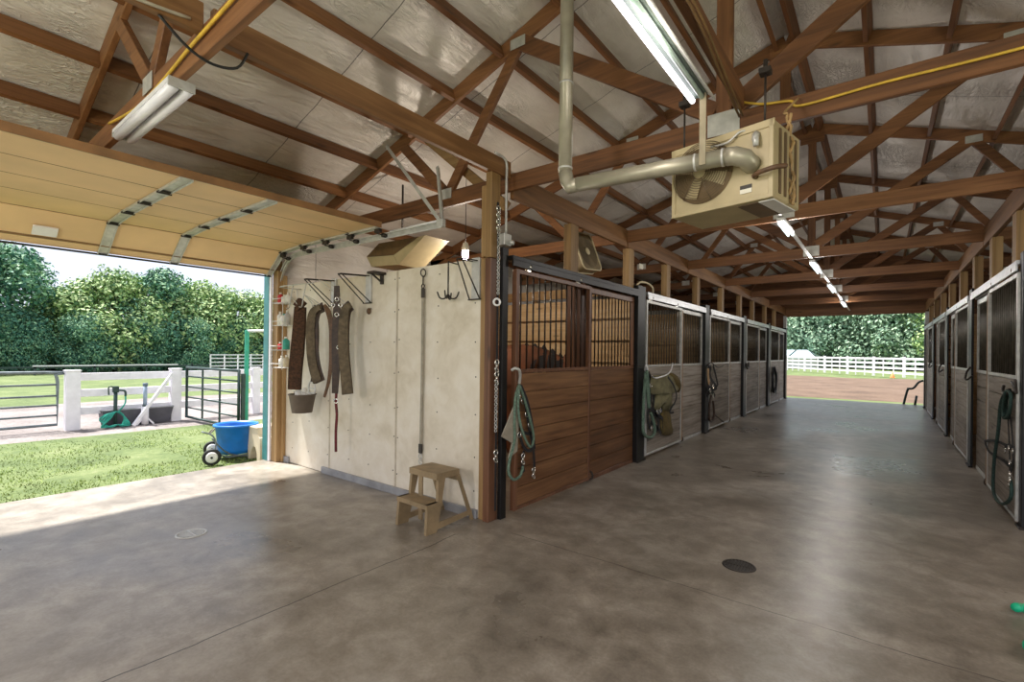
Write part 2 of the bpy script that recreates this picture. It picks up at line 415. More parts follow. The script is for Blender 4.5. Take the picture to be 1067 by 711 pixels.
# roof lining (foil) on both slopes
def zr(dx): return 4.80-.333*abs(dx)            # rafter centre line
def roof(side, name):
    vs = []; fs = []; nx, ny = 60, 168
    for j in range(ny+1):
        y = Y0+(Y1+.1-Y0)*j/ny
        for i in range(nx+1):
            dx = 5.62*i/nx; ph = (dx-.1)/.605
            sag = .022*math.sin(PI*(ph % 1)); w = mnoise.noise(V((dx*2.2, y*1.1, side*5.)))*.012+mnoise.noise(V((dx*7, y*5, side*9.)))*.006
            vs.append((CX+side*dx, y, zr(dx)+.085-sag*.6+w))
    for j in range(ny):
        for i in range(nx): a = j*(nx+1)+i; fs.append((a, a+1, a+nx+2, a+nx+1))
    m = MB().add(vs, fs, True); struct(m, name, foilM)
    m2 = MB()
    m2.hexa([(CX, Y0, zr(0)+.13), (CX+side*5.72, Y0, zr(5.72)+.13), (CX+side*5.72, Y1+.4, zr(5.72)+.13), (CX, Y1+.4, zr(0)+.13),
             (CX, Y0, zr(0)+.17), (CX+side*5.72, Y0, zr(5.72)+.17), (CX+side*5.72, Y1+.4, zr(5.72)+.17), (CX, Y1+.4, zr(0)+.17)])
    struct(m2, name.replace('ceiling', 'roof'), galvM)
roof(-1, 'ceiling_left'); roof(1, 'ceiling_right')
# outer walls
wl = MB(); wl.bb((WL-.12, 3.18, 0), (WL-.02, Y1, 3.05)); struct(wl, 'wall_left', foilM)
wl = MB(); wl.bb((WL-.12, Y0, 2.46), (WL-.02, 3.18, 3.05)); wl.bb((WL-.12, Y0, 0), (WL-.02, .02, 2.46)); struct(wl, 'wall_left_door_side', foilM)
wr = MB(); wr.bb((WR+.02, 5.0, 0), (WR+.12, Y1, 3.05)); struct(wr, 'wall_right', partY)
for k, (x, nm) in enumerate(((WL+.03, 'wall_left_boards'), (WR-.03, 'wall_right_boards'))):
    b = MB()
    for i in range(7): b.bb((x-.02, 3.24 if k == 0 else 6.4, .03+.31*i), (x+.02, Y1-.1, .31+.31*i), .004)
    struct(b, nm, partY)
ew = MB(); ew.bb((WL-.02, Y1, 0), (XL-.04, Y1+.1, 2.98)); ew.bb((XR+.04, Y1, 0), (WR+.02, Y1+.1, 2.98))
ew.bb((XL-.04, Y1, 2.78), (XR+.04, Y1+.1, 2.98))
ew.prism([(WL-.12, Y1, 2.98), (WL-.12, Y1, 3.09), (CX, Y1, 4.90), (WR+.12, Y1, 3.09), (WR+.12, Y1, 2.98)], (0, .1, 0)); struct(ew, 'wall_back', trX)
struct(MB().bb((XL-.02, Y1-.05, 2.74), (XR+.02, Y1, 2.98), .004), 'trim_1', trX)
struct(MB().bb((XL-.05, Y1-.06, 0), (XL+.04, Y1+.14, 2.78), .004), 'trim_2', galvM)
struct(MB().bb((XR-.03, Y1-.06, 0), (XR+.06, Y1+.14, 2.78), .004), 'trim_3', galvM)
# white washable partition
wt = 2.265; wy = 3.14
struct(MB().bb((-6.22, wy+.012, 0), (-2.775, wy+.09, wt-.005)), 'wall_middle', plX)
segs = [(-6.22, -5.105), (-5.095, -3.905), (-3.895, -2.775)]
for i, (a, b) in enumerate(segs): struct(MB().bb((a, wy-.004, .005), (b, wy+.012, wt), .002), 'wall_middle_panel', washM)
sm = MB()
for i, x in enumerate((-5.1, -3.9)): sm.bb((x-.012, wy-.007, .03), (x+.012, wy-.003, wt-.01), .001)
struct(sm, 'trim_4', plain('seam strip', (176, 164, 144), .5))
sc = MB()
for x in (-5.94, -5.55, -5.13, -4.72, -4.34, -3.93, -3.87, -3.3, -2.83):
    for z in (.22, .55, .88, 1.21, 1.54, 1.87, 2.16): sc.lathe((x+random.uniform(-.01, .01), wy-.004, z+random.uniform(-.03, .03)), [(.0, -.004), (.005, -.004), (.007, 0)], 8, (0, 1, 0))
struct(sc, 'trim_5', ironM)
struct(MB().bb((-5.23, wy-.03, 0), (-2.78, wy-.005, .075), .003), 'baseboard_middle', trimgrey)
struct(MB().bb((-6.2, wy-.03, 0), (-6.0, wy-.005, .075), .003), 'baseboard_middle_end', trimgrey)

# door opening: jamb post, teal corner trim, header lumber over the opening
j = thing('door_frame', 'wooden jamb post with teal and white outer trim beside the white wash wall', 'door frame', (-6.25, 3.1, 0))
MB().bb((-6.28, 3.03, 0), (-6.15, 3.11, 2.46), .004).build('jamb_post', plZ, j); j['kind'] = 'structure'
MB().bb((-6.16, 3.09, 0), (-6.11, 3.135, 2.4), .003).build('stop_board', plZ, j)
MB().bb((-6.46, 3.0, 0), (-6.33, 3.04, 2.46), .003).build('teal_trim', teal, j, label='teal painted corner trim')
MB().bb((-6.33, 3.005, 0), (-6.28, 3.03, 2.46), .003).build('white_trim', whiteM, j, label='white trim strip')
MB().bb((-6.34, .0, 2.46), (-6.2, 3.11, 2.6), .004).build('header_board', plY, j)

# ------------------------------------------------------------------ trusses
TY = [3.38+2.44*k for k in range(-1, 6)]
ct = .04
def truss(i, y):
    where = ['nearest roof truss, above the overhead door, carrying the unlit fluorescent fixture', 'roof truss above the wash wall with a yellow cable on its chord',
             'roof truss just behind the hanging heater', 'roof truss next beyond the heater, carrying the conduit and small lit fixtures', 'fourth roof truss from the end opening over the aisle', 'third roof truss from the end opening over the aisle',
             'second roof truss from the end opening over the aisle'][i]
    t = thing('roof_truss', where, 'truss', (CX, y, 2.885), 'wooden roof trusses')
    MB().bb((WL-.05, y-ct/2, 2.885), (WR+.05, y+ct/2, 3.035), .004).build('bottom_chord', trX, t)
    for s in (-1, 1):
        MB().beam((CX, y, zr(0)-.01), (CX+s*5.6, y, zr(5.6)), ct, .14, bev=.004).build('rafter', trX, t)
    MB().bb((CX-.05, y-ct/2-.003, 3.035), (CX+.05, y+ct/2+.003, 4.70), .004).build('king_post', trZ, t)
    for s in (-1, 1):
        for k, (a, za, b, zb, w) in enumerate(((.06, 3.07, 1.70, zr(1.7)-.05, .13), (1.72, zr(1.72)-.06, 2.56, 3.05, .10), (2.64, 3.05, 3.28, zr(3.28)-.05, .10))):
            MB().beam((CX+s*a, y+.002*(k-1), za), (CX+s*b, y+.002*(k-1), zb), ct+.004, w, bev=.004).build('web', trX, t)
    for (dx, z, w, h) in ((0, 2.98, .2, .15), (0, 4.66, .3, .2), (1.72, zr(1.72)-.05, .16, .09), (-1.72, zr(1.72)-.05, .16, .09), (2.6, 3.01, .16, .1), (-2.6, 3.01, .16, .1)):
        MB().box((CX+dx, y-ct/2-.007, z), (w, .004, h), .001).build('gusset_plate', galvM if z < 4.5 else trX, t)
for i, y in enumerate(TY): truss(i, y)

# purlins, one run of segments per line
for s, sn in ((-1, 'left'), (1, 'right')):
    for k in range(9):
        dx = .1+.605*k
        p = thing('purlin_run', f'{ORD[k]} dark purlin line down from the ridge on the {sn} roof slope', 'purlin', (CX+s*dx, Y0, zr(dx)), 'roof purlins')
        ys = [Y0]+TY+[Y1]
        n = V((s*.316, 0, .949))
        for a, b in zip(ys[:-1], ys[1:]):
            MB().beam((CX+s*dx, a+ct/2+.002, zr(dx)+.005), (CX+s*dx, b-ct/2-.002, zr(dx)+.005), .04, .12, up=n).build('purlin', trY, p)

# header beams along both stall fronts, a board between each pair of trusses; the near length rides higher
h = thing('header_beam', 'nearer length of wooden header beam, from above the camera to the corner post', 'beam', (XL, 0, 2.98))
for a, b in ((Y0, .94), (.94, 3.38)):
    MB().bb((XL-.025, a+ct/2+.001, 2.985), (XL+.02, b-ct/2-.001, 3.135), .004).build('header_board', hdY, h)
for x, sn in ((XL, 'left'), (XR, 'right')):
    h = thing('header_beam', 'long wooden header beam above the '+('left stall fronts, from the corner post to the end opening' if sn == 'left' else 'right stall fronts'), 'beam', (x, Y1, 2.83))
    ys = [t for t in TY if t > (3 if sn == 'left' else 5)]+[Y1]
    if sn == 'right': ys = [5.0]+ys
    for a, b in zip(ys[:-1], ys[1:]):
        MB().bb((x-.025, a+ct/2+.001, 2.825), (x+.02, b-ct/2-.001, 3.05), .004).build('header_board', hdY, h)

# posts between the stall fronts and the headers
LPY = [4.48, 5.95, 7.33, 8.85, 10.5, 12.1, 13.5, 15.1, 16.6]
for i, y in enumerate(LPY):
    txt = ['the grey fan', 'the second stall post', 'the near end of the second stall track', 'the third stall post', 'the third stall track', 'the fourth stall post', 'the fourth stall track', 'the fifth stall post', 'the last left stall track'][i]
    solo(MB().bb((XL-.07, y-.08, 2.301), (XL+.02, y+.08, 2.824), .004), 'support_post', plZ, 'short wooden post under the left header at '+txt, 'post', 'posts under the header beams')
for i, y in enumerate([6.5, 7.75, 9.1, 10.6, 12.2, 13.9, 15.6, 17.2]):
    solo(MB().bb((XR-.02, y-.09, 2.301), (XR+.07, y+.09, 2.824), .004), 'support_post', plZ, f'short wooden post under the right header beam, {ORD[i]} from the near end', 'post', 'posts under the header beams')
# diagonal wind braces from left header posts
solo(MB().beam((XL-.09, 3.45, 2.78), (XL-1.2, 3.47, 3.7), .04, .09, bev=.003), 'roof_brace', plX, 'short diagonal brace rising from the corner post head to the roof', 'brace')
solo(MB().beam((XL-.2, 6.33, 2.35), (XL-3.2, 6.33, 2.35), .04, .14, bev=.003), 'partition_rail', plX, 'pale rail crossing above the first stall behind the grey fan', 'rail')

# corner post
c = thing('corner_post', 'tall wooden corner post where the white wash wall meets the left stalls', 'post', (-2.7, 3.17, 0))
MB().bb((-2.765, 3.12, 2.27), (-2.70, 3.24, 2.884), .004).build('upper_board', plZ, c)
MB().bb((-2.70, 3.10, 2.255), (-2.635, 3.22, 2.984), .004).build('upper_board', plZ, c)
MB().bb((-2.77, 3.125, 0), (-2.70, 3.22, 2.26), .004).build('lower_board', plZ, c)
MB().bb((-2.70, 3.10, 0), (-2.635, 3.22, 2.25), .004).build('lower_board', brownZ, c)
MB().bb((-2.64, 3.225, 0), (-2.60, 3.30, 2.36), .003).build('steel_channel', blackM, c, label='black steel channel')

# ------------------------------------------------------------------ stall fronts
def planks(m, x, y0, y1, z0, z1, n, t=.04):
    h = (z1-z0)/n
    for i in range(n): m.bb((x-t/2, y0, z0+h*i+.003), (x+t/2, y1, z0+h*(i+1)-.003), .015)
    return m
def stall(side, k):
    L = side == 'L'; x = XL if L else XR; g = 1 if L else -1; s = S[k] if L else S[k+1]-.4
    brown = L and k == 0
    bw = brownY if brown else greyY; fr = brownZ if brown else galvM; br = barM if brown else barG; tk = blackM if brown else trackM
    sd = 'left' if L else 'right'
    nm = ('first brown' if brown else ORD[k]) if L else ORD[k]
    dl = {('L', 0): 'reddish brown sliding stall door with dark bars beside the corner post, a halter hung on it', ('L', 1): 'grey sliding stall door with an olive blanket and a green rope hung on it',
          ('L', 2): 'weathered grey sliding stall door with dark bridles, third on the left of the aisle', ('L', 3): 'weathered grey sliding stall door with an empty hook, fourth on the left', ('L', 4): 'grey sliding stall door with a dark halter beside the end opening, left side',
          ('R', 0): 'grey sliding stall door on the right with a green rope halter', ('R', 1): 'grey sliding stall door on the right with a horseshoe hook, second from camera', ('R', 2): 'grey sliding stall door, third on the right of the aisle', ('R', 3): 'grey sliding stall door on the right, beside the end opening'}[(side, k)]
    dx = x+g*.055; ya, yb = (s+.06 if brown else s-.03), s+1.44
    d = thing('stall_door', dl, 'stall door', (dx, (ya+yb)/2, .03), 'sliding stall doors')
    f = MB()
    sw = .045 if brown else .034
    for y in (ya, yb-sw): f.bb((dx-.026, y, .04), (dx+.026, y+sw, 2.19), .003)
    for z0, z1 in ((.04, .07), (1.262, 1.295), (2.15, 2.19)): f.bb((dx-.024, ya+.04, z0), (dx+.024, yb-.04, z1), .003)
    f.build('frame', fr, d)
    planks(MB(), dx, ya+.046, yb-.046, .072, 1.26, 7).build('boards', bw, d)
    gr = MB(); n = 13
    for i in range(n):
        y = ya+.045+(yb-ya-.09)*(i+.5)/n; gr.cyl((dx, y, 1.29), (dx, y, 2.155), .0085, 8)
    gr.build('grille', br, d)
    for y in (ya+.2, yb-.25):
        h = MB().box((dx-g*.0, y, 2.215), (.03, .05, .06), .003); h.cyl((dx+g*.02, y, 2.232), (dx+g*.036, y, 2.232), .018, 12); h.build('hanger', chromeM, d)
    if not brown: MB().bb((dx-.03, yb-.0, .05), (dx+.03, yb+.035, 2.15), .003).build('end_stile', tanZ, d, label='tan wooden end stile')
    # fixed panel
    yc, ye = s+1.49, s+2.72
    p = thing('fixed_stall_front', ('brown fixed stall front' if brown else 'grey fixed stall front')+f' with bars just beyond the {ORD[k]} {sd} stall door', 'stall front', (x, (yc+ye)/2, 0), 'fixed stall front panels')
    planks(MB(), x, yc, ye, .05, 1.25, 7).build('boards', bw, p)
    f = MB()
    MB().bb((x-.025, yc, 0), (x+.025, ye, .048), .003).build('sill', brownZ if brown else galvM, p)
    f.bb((x-.025, yc, 1.252), (x+.025, ye, 1.29), .003); f.bb((x-.025, yc, 2.13), (x+.025, ye, 2.2), .003)
    f.bb((x-.025, yc, 1.291), (x+.025, yc+.05, 2.129), .003); f.bb((x-.025, ye-.03, 1.291), (x+.025, ye, 2.129), .003)
    f.build('frame', brownZ if brown else (galvM), p)
    gr = MB()
    for i in range(13):
        y = yc+.05+(ye-yc-.08)*(i+.5)/13; gr.cyl((x, y, 1.288), (x, y, 2.132), .0085, 8)
    gr.build('grille', br, p)
    MB().tube(spl([(x+g*.03, yc+.02, .12), (x+g*.07, yc+.02, .10), (x+g*.085, yc+.0, .05), (x+g*.06, yc-.04, .035)]), .012, 8).build('door_guide', ironM, p)
    # track
    t0_, t1_ = s+.0, s+2.73
    t = thing('door_track', (f'black door track above the brown stall front' if brown else f'silver sliding door track over the {ORD[k]} {sd} stall'), 'track', (x, s+1.5, 2.22), 'sliding door tracks')
    MB().bb((x-.04, t0_, 2.262), (x+g*.085, t1_, 2.30), .003).build('track_hood', tk, t)
    MB().bb((x+g*.075, t0_, 2.205), (x+g*.09, t1_, 2.262), .002).build('track_lip', tk, t)
    MB().bb((x-.045, s+1.46, 2.206), (x-.01, s+2.72, 2.26), .003).build('header_plate', brownZ if brown else trackM, t)
    # post
    po = thing('stall_post', f'black steel stall post after the {ORD[k]} {sd} stall', 'post', (x, s+3.0, 0), 'black stall posts')
    MB().bb((x-.05, s+2.735, 0), (x+g*.075, s+2.985, 2.36), .004).build('post_column', blackM, po)
    MB().bb((x-.07, s+2.73, 0), (x+g*.095, s+3.0, .02), .003).build('base_plate', ironM, po)
for k in range(5): stall('L', k)
for k in range(4): stall('R', k)
po = thing('stall_post', 'black steel stall post at the near edge of the right stalls', 'post', (XR, S[1]-.44, 0), 'black stall posts')
MB().bb((XR-.06, S[1]-.52, 0), (XR+.06, S[1]-.4, 2.36), .004).build('post_column', blackM, po)
MB().bb((XR-.075, S[1]-.54, 0), (XR+.07, S[1]-.38, .02), .003).build('base_plate', ironM, po)

solo(MB().bb((XL-.16, 4.62, 0), (XL-.06, 4.86, 2.2), .004), 'inner_post', brownZ, 'dark brown board post inside the first stall behind the door edge', 'post')
# partitions between stalls
def partition(k, side):
    xa, xb = (WL+.06, XL-.08) if side == 'L' else (XR+.08, WR-.06); y = S[k]-(0 if side == 'L' else .4)
    t = thing('stall_partition', f'slatted board partition behind the {ORD[k-1]} {"left" if side == "L" else "right"} stall post', 'partition', ((xa+xb)/2, y, 0), 'stall partitions')
    b = MB()
    for i in range(7): b.bb((xa, y-.02, .05+.317*i), (xb, y+.02, .05+.317*i+.285), .004)
    b.build('boards', partX, t)
    u = MB()
    for x in (xa+.06, (xa+xb)/2, xb-.06): u.bb((x-.04, y+.021, 0), (x+.04, y+.06, 2.28), .003)
    u.build('uprights', plZ, t)
for k in range(1, 5): partition(k, 'L')
for k in range(1, 5): partition(k, 'R')

# ------------------------------------------------------------------ overhead door
d = thing('door_1', 'tan sectional overhead door rolled up under the roof over the sunny opening', 'door', (-5.2, 1.56, 2.4)); d['kind'] = 'structure'
DY0, DY1 = .06, 3.02
prof = [(-6.30, 2.40), (-5.93, 2.665), (-5.45, 2.69), (-4.975, 2.69), (-4.50, 2.69), (-4.02, 2.69)]
SUF = ['bottom', 'next']
for i in range(5):
    a = V((prof[i][0], 0, prof[i][1])); b = V((prof[i+1][0], 0, prof[i+1][1])); t = (b-a).normalized(); n = V((-t.z, 0, t.x))
    if n.z < 0: n = -n
    a2, b2 = a+t*.007, b-t*.007
    if i > 0: MB().frame(V((a.x, (DY0+DY1)/2, a.z))+n*.018, t*.012, V((0, (DY1-DY0)/2, 0)), n*.012).build('section_joint', doorE, d)
    mid = (a2+b2)/2+n*.03; mid.y = (DY0+DY1)/2
    sec = MB().frame(mid, t*((b2-a2).length/2), V((0, (DY1-DY0)/2, 0)), n*.025, .003).build('door_section', doorM, d)
    if i == 4: MB().frame(V((b.x-.002, mid.y, b.z+.03)), V((.008, 0, 0)), V((0, (DY1-DY0)/2, 0)), V((0, 0, .03)), .002).build('top_edge', doorE, d)
    for y in (1.31, 1.93, DY1-.04):
        w = .04 if y < 3 - .1 else .03
        st = MB().frame(V(((a2+b2).x/2, y, (a2+b2).z/2))+n*.001, t*((b2-a2).length/2), V((0, w, 0)), n*.003, .001)
        for q in (-1, 1): st.frame(V(((a2+b2).x/2, y+q*w, (a2+b2).z/2))-n*.008, t*((b2-a2).length/2), V((0, .003, 0)), n*.010)
        st.build('stile', galvM, d)
        if i > 0:
            h = MB().frame(V((a.x, y, a.z))-n*.012, t*.03, V((0, .045, 0)), n*.004, .001)
            h.cyl(V((a.x, y-.05, a.z))-n*.018, V((a.x, y+.05, a.z))-n*.018, .009, 8)
            h.build('hinge', ironM, d)
MB().frame(V((-6.12, .86, 2.515)), V((.045, 0, .032)), V((0, .085, 0)), V((.006, 0, -.009)), .003).build('lift_handle', fixM, d, label='white lift handle')
MB().bb((-6.315, DY0, 2.385), (-6.285, DY1, 2.402), .002).build('bottom_seal', blackM, d)

t = thing('overhead_door_track', 'galvanised curved rail of the overhead door, beside the white wash wall', 'track', (-6.0, 3.07, 0))
path = [(-6.2, .05), (-6.2, 2.15), (-6.19, 2.3), (-6.13, 2.44), (-6.02, 2.55), (-5.86, 2.615), (-5.68, 2.63), (-3.2, 2.60)]
path = [(p.x, p.z) for p in spl([(a, 0, b) for a, b in path[1:7]], 4)]
path = [(-6.2, .05)]+path+[(-3.2, 2.61)]
MB().strap([(a, 3.085, b) for a, b in path], .055, .004, (0, 1, 0)).build('rail_web', galvM, t)
u = MB()
for dy, off in ((3.065, .027), (3.065, -.027)):
    pp = []
    for i, (a, b) in enumerate(path):
        p0 = V((path[max(i-1, 0)][0], 0, path[max(i-1, 0)][1])); p1 = V((path[min(i+1, len(path)-1)][0], 0, path[min(i+1, len(path)-1)][1]))
        tt = (p1-p0).normalized(); nn = V((-tt.z, 0, tt.x)); pp.append(V((a, dy, b))+nn*off)
    u.tube(pp, .006, 6)
u.build('rail_lips', galvM, t)
for a, b in ((-5.93, 2.58), (-5.45, 2.615), (-4.975, 2.615), (-4.5, 2.61), (-4.02, 2.61)):
    r = MB().cyl((a, 3.03, b+.01), (a, 3.075, b+.01), .022, 12); r.cyl((a, 2.97, b+.01), (a, 3.03, b+.01), .006, 8); r.bb((a-.04, 2.96, b+.02), (a+.04, 3.0, b+.06), .003)
    r.build('roller', ironM, t)
e = V((-3.22, 3.09, 2.62))
for q, nm in ((V((-4.05, 3.09, 3.55)), 'hanger_strut'), (V((-3.55, 3.33, 3.30)), 'hanger_strut')):
    h = MB().beam(e, q, .035, .004, up=(0, 1, 0)); h.beam(e+V((0, .015, 0)), q+V((0, .015, 0)), .004, .03, up=(0, 1, 0)); h.build(nm, galvM, t)
MB().bb((-3.26, 3.055, 2.585), (-3.18, 3.1, 2.66), .004).build('end_stop', galvM, t)
sp = MB().cyl((-3.3, 3.12, 2.66), (-4.0, 3.12, 2.66), .02, 12); sp.build('spring_tube', fixM, t)

# ------------------------------------------------------------------ fluorescent fixtures
def fixture(loc, label, L=1.0, w=.12):
    f = thing('fluorescent_light', label, 'light', loc, 'fluorescent tube fixtures')
    x, y, z = loc
    MB().bb((x-L/2, y-w/2, z-.022), (x+L/2, y+w/2, z), .003).build('housing', fixM, f)
    for e_ in (-1, 1): MB().bb((x+e_*(L/2)-.006, y-w/2, z-.05), (x+e_*(L/2)+.006, y+w/2, z), .003).build('end_plate', galvM, f)
    for q in (-1, 1): MB().cyl((x-L/2+.008, y+q*w*.27, z-.040), (x+L/2-.008, y+q*w*.27, z-.040), .026, 14).build('tube', tubeOff, f)
    return f
# flat strip on the underside of the nearest truss
fixture((-3.50, .94, 2.884), 'unlit white twin tube fixture under the nearest truss, above the overhead door', 1.04, .125)
fx = thing('fluorescent_light', 'long glowing tube fixture hung along the ridge line in front of the heater', 'light', (-.85, 2.1, 2.87), 'fluorescent tube fixtures')
MB().bb((-.885, 1.3, 2.905), (-.79, 2.80, 2.955), .006).build('housing', plain('dull fixture enamel', (92, 104, 96), .6), fx)
g = MB(); g.prism([(-.79, 1.3, 2.91), (-.77, 1.3, 2.905), (-.75, 1.3, 2.875), (-.755, 1.3, 2.872)], (0, 1.5, 0)); g.build('reflector', galvM, fx)
MB().tube([(-.868, 1.33, 2.885), (-.868, 2.77, 2.885)], [.015]*2, 14).build('tube', tubeM, fx, label='glowing white tube')
MB().tube([(-.815, 1.33, 2.888), (-.815, 2.77, 2.888)], .014, 10).build('tube', plain('dim tube', (176, 200, 190), .3), fx, label='unlit greenish tube')
for i, (ya, yb) in enumerate(((5.6, 6.3), (8.35, 9.45), (11.2, 12.5), (14.9, 16.3))):
    nm = ['small lit strip light under the ridge line just past the heater', 'lit strip light on the ridge conduit, second beyond the heater', 'lit strip light on the ridge conduit, third beyond the heater', 'lit strip light on the ridge conduit nearest the end opening'][i]
    f = thing('strip_light', nm, 'light', (-.85, (ya+yb)/2, 2.82), 'strip lights along the ridge conduit')
    MB().bb((-.89, ya, 2.838), (-.81, yb, 2.872), .006).build('housing', fixM, f)
    for q in (-.022, .022): MB().cyl((-.85+q, ya+.03, 2.82), (-.85+q, yb-.03, 2.82), .013, 10).build('tube', tubeS, f)
cdn = thing('conduit', 'grey electrical conduit running along the ridge line under the trusses', 'conduit', (-.85, 10, 2.87))
for a, b in ((3.45, 5.8), (5.84, 8.24), (8.28, 10.68), (10.72, 13.1), (13.14, 15.56), (15.6, 18.5)):
    MB().bb((CX-.022, a, 2.873), (CX+.022, b, 2.884), .002).build('trunking', galvM, cdn)
# ridge runner board with cables in front of the heater
solo(MB().bb((-.76, .98, 3.035), (-.72, 3.34, 3.16), .004), 'runner_board', trY, 'wooden runner board along the ridge line beside the long tube light', 'board')
m = MB()
for q in range(2):
    m.tube(spl([(-.70+.02*q, .98, 3.0+.02*(q % 2)), (-.71+.02*q, 1.6, 2.985-.02*q), (-.70+.015*q, 2.2, 3.02+.01*q), (-.72+.02*q, 2.8, 2.985), (-.74+.02*q, 3.3, 2.97)], 5), .007, 6)
solo(m, 'cable_bundle', plain('old cable', (112, 86, 52), .6), 'bundle of dusty cables hung below the runner board by the tube light', 'cables')
m = MB().tube(spl([(-.78, 3.345, 3.1), (-.62, 3.34, 3.03), (-.46, 3.34, 3.0), (-.40, 3.34, 2.955), (.0, 3.345, 2.965), (.5, 3.345, 2.955), (1.4, 3.345, 2.965), (4.4, 3.345, 2.96)], 5), .008, 6)
solo(m, 'power_cable', yellow, 'yellow cable stapled along the truss chord right of the heater', 'cable')
m = MB().tube(spl([(-1.6, .91, 3.06), (-2.0, .905, 3.0), (-2.55, .905, 2.97), (-2.75, .905, 2.96), (-3.2, .905, 2.92), (-3.6, .9, 2.905), (-4.2, .9, 2.98)], 5), .009, 6)
solo(m, 'power_cable', yellow, 'yellow cable running along the nearest truss above the unlit fixture', 'cable')
m = MB().tube(spl([(-2.623, -.6, 3.02), (-2.623, .2, 3.0), (-2.622, .6, 2.99), (-2.623, .86, 3.02)], 5), .008, 6)
solo(m, 'power_cable', greycab, 'pale cable draped along the near end of the left header beam', 'cable')
pc = thing('power_cable', 'black cable looping under the left header beam at the nearest truss', 'cable', (-2.66, .3, 2.88))
m = MB().tube(spl([(-2.66, -.25, 2.985), (-2.66, -.1, 2.94), (-2.66, .12, 2.93), (-2.66, .28, 2.985)], 5), .007, 6)
m.build('loop', blackc, pc); m = MB().tube(spl([(-2.65, .74, 2.985), (-2.66, .86, 2.90), (-2.66, .97, 2.87), (-2.65, 1.08, 2.90), (-2.62, 1.12, 2.985)], 5), .007, 6)
m.build('loop', blackc, pc)

# ------------------------------------------------------------------ heater
U = V((-.981, .194, 0)); N = V((.194, .981, 0)); Z = V((0, 0, 1)); HP = V((-.475, 2.9, 2.303)); hw, hd, hh = .60, .38, .425
def hp(u, n, z): return HP+U*u+N*n+Z*z
ht = thing('unit_heater', 'cream gas unit heater with round fan guard hanging under the roof trusses', 'heater', hp(hw/2, hd/2, 0))
b = MB().frame(hp(hw/2, hd/2, hh/2), U*hw/2, N*hd/2, Z*hh/2, .008)
b.frame(hp(hw/2, -.004, hh-.02), U*(hw/2+.004), N*.006, Z*.02, .002); b.frame(hp(hw-.012, -.004, hh/2), U*.012, N*.006, Z*hh/2, .002)
b.frame(hp(hw/2, -.003, .012), U*hw/2, N*.005, Z*.012, .002); b.frame(hp(.012, -.004, hh/2), U*.012, N*.006, Z*hh/2, .002)
b.build('casing', creamM, ht)
for i in range(4): MB().frame(hp(-.004, hd*(.2+.2*i), hh*.5), U*.004, N*.012, Z*hh*.42, .001).build('side_louvre', creamD, ht)
MB().frame(hp(.15, hd*.5, -.002), U*.055, N*hd*.42, Z*.004, .001).build('bottom_slot', creamD, ht, label='dark slot in the underside')
MB().frame(hp(.05, hd*.5, -.002), U*.04, N*hd*.42, Z*.004, .001).build('bottom_panel', fixM, ht, label='pale underside panel')
fc = hp(.40, -.01, .235); R = .178
MB().lathe(hp(.40, 0, .235), [(R+.004, -.0), (R+.004, .004), (0, .004)], 40, -N).build('fan_opening', plain('fan recess', (120, 98, 70), .6), ht)
fb = MB()
for q in range(4):
    an = q*PI/2+.5; r_ = U*math.cos(an)+Z*math.sin(an); t_ = -U*math.sin(an)+Z*math.cos(an)
    c0 = hp(.40, -.012, .235)
    fb.prism([c0+r_*.03-t_*.02, c0+r_*.15-t_*.05-N*.008, c0+r_*.165+t_*.03+N*.002, c0+r_*.04+t_*.03], -N*.004)
fb.build('fan_blades', creamM, ht)
MB().lathe(hp(.40, -.012, .235), [(0, .035), (.03, .033), (.045, .02), (.05, 0)], 20, -N).build('fan_hub', creamM, ht)
gd = MB()
for i in range(11):
    r_ = .045+.0135*i; gd.torus(hp(.40, -.045+.0028*i*i*.08, .235), r_, .0022, N, 40, 5)
for q in range(6):
    an = q*PI/3+.2; r_ = U*math.cos(an)+Z*math.sin(an); gd.tube([hp(.40, -.048, .235)+r_*.04, hp(.40, -.038, .235)+r_*.12, hp(.40, -.006, .235)+r_*.182], .003, 5)
gd.build('fan_guard', plain('guard wire', (104, 88, 66), .5, .2), ht)
pl = MB().frame(hp(.145, -.003, .065), U*.032, N*.002, Z*.012); pl.build('rating_plate', label_w, ht, label='white rating label')
MB().frame(hp(.145, -.003, .088), U*.032, N*.002, Z*.011).build('rating_plate', label_d, ht, label='dark warning label')
gp = MB().tube(spl([hp(.09, .0, .13), hp(.09, -.03, .13), hp(.05, -.05, .135), hp(-.03, -.05, .14), hp(-.06, .0, .15)], 5), .013, 10); gp.build('gas_pipe', brownl, ht)
vp = MB().tube([hp(.09, -.01, .365), hp(.085, -.03, .33), hp(.08, -.035, .29)], [.02, .018, .014], 12); vp.tube(spl([hp(.34, -.02, .37), hp(.24, -.03, .36), hp(.18, -.02, .40), hp(.15, -.005, .405)], 5), .006, 6); vp.build('gas_valve', galvM, ht)
for u_ in (.06, .54):
    q = hp(u_, .03, hh); r = MB().cyl(q, (q.x, q.y, 3.02), .006, 8); r.bb((q.x-.03, q.y-.03, 3.0), (q.x+.03, q.y+.03, 3.03), .003); r.cyl((q.x, q.y, 3.01), (q.x, q.y, 3.08), .012, 8); r.build('hanger_rod', ironM, ht)
ww = MB(); random.seed(5)
wa, wb = PY(821, 118, 3.12), PY(826, 214, 3.12)
for q in range(2):
    p_ = [wa.lerp(wb, k/14)+V((random.uniform(-.008, .008)+.012*math.cos(k*1.3+PI*q), random.uniform(-.01, .01), 0)) for k in range(15)]
    ww.tube(spl(p_, 4), [.006+.004*abs(math.sin(k*.9)) for k in range(57)], 6)
ww.tube(spl([(-.42, 3.335, 3.0), wa+V((-.02, .02, .02)), wa], 5), .007, 6)
ww.build('wiring', plain('tan wire', (168, 136, 92), .6), ht)

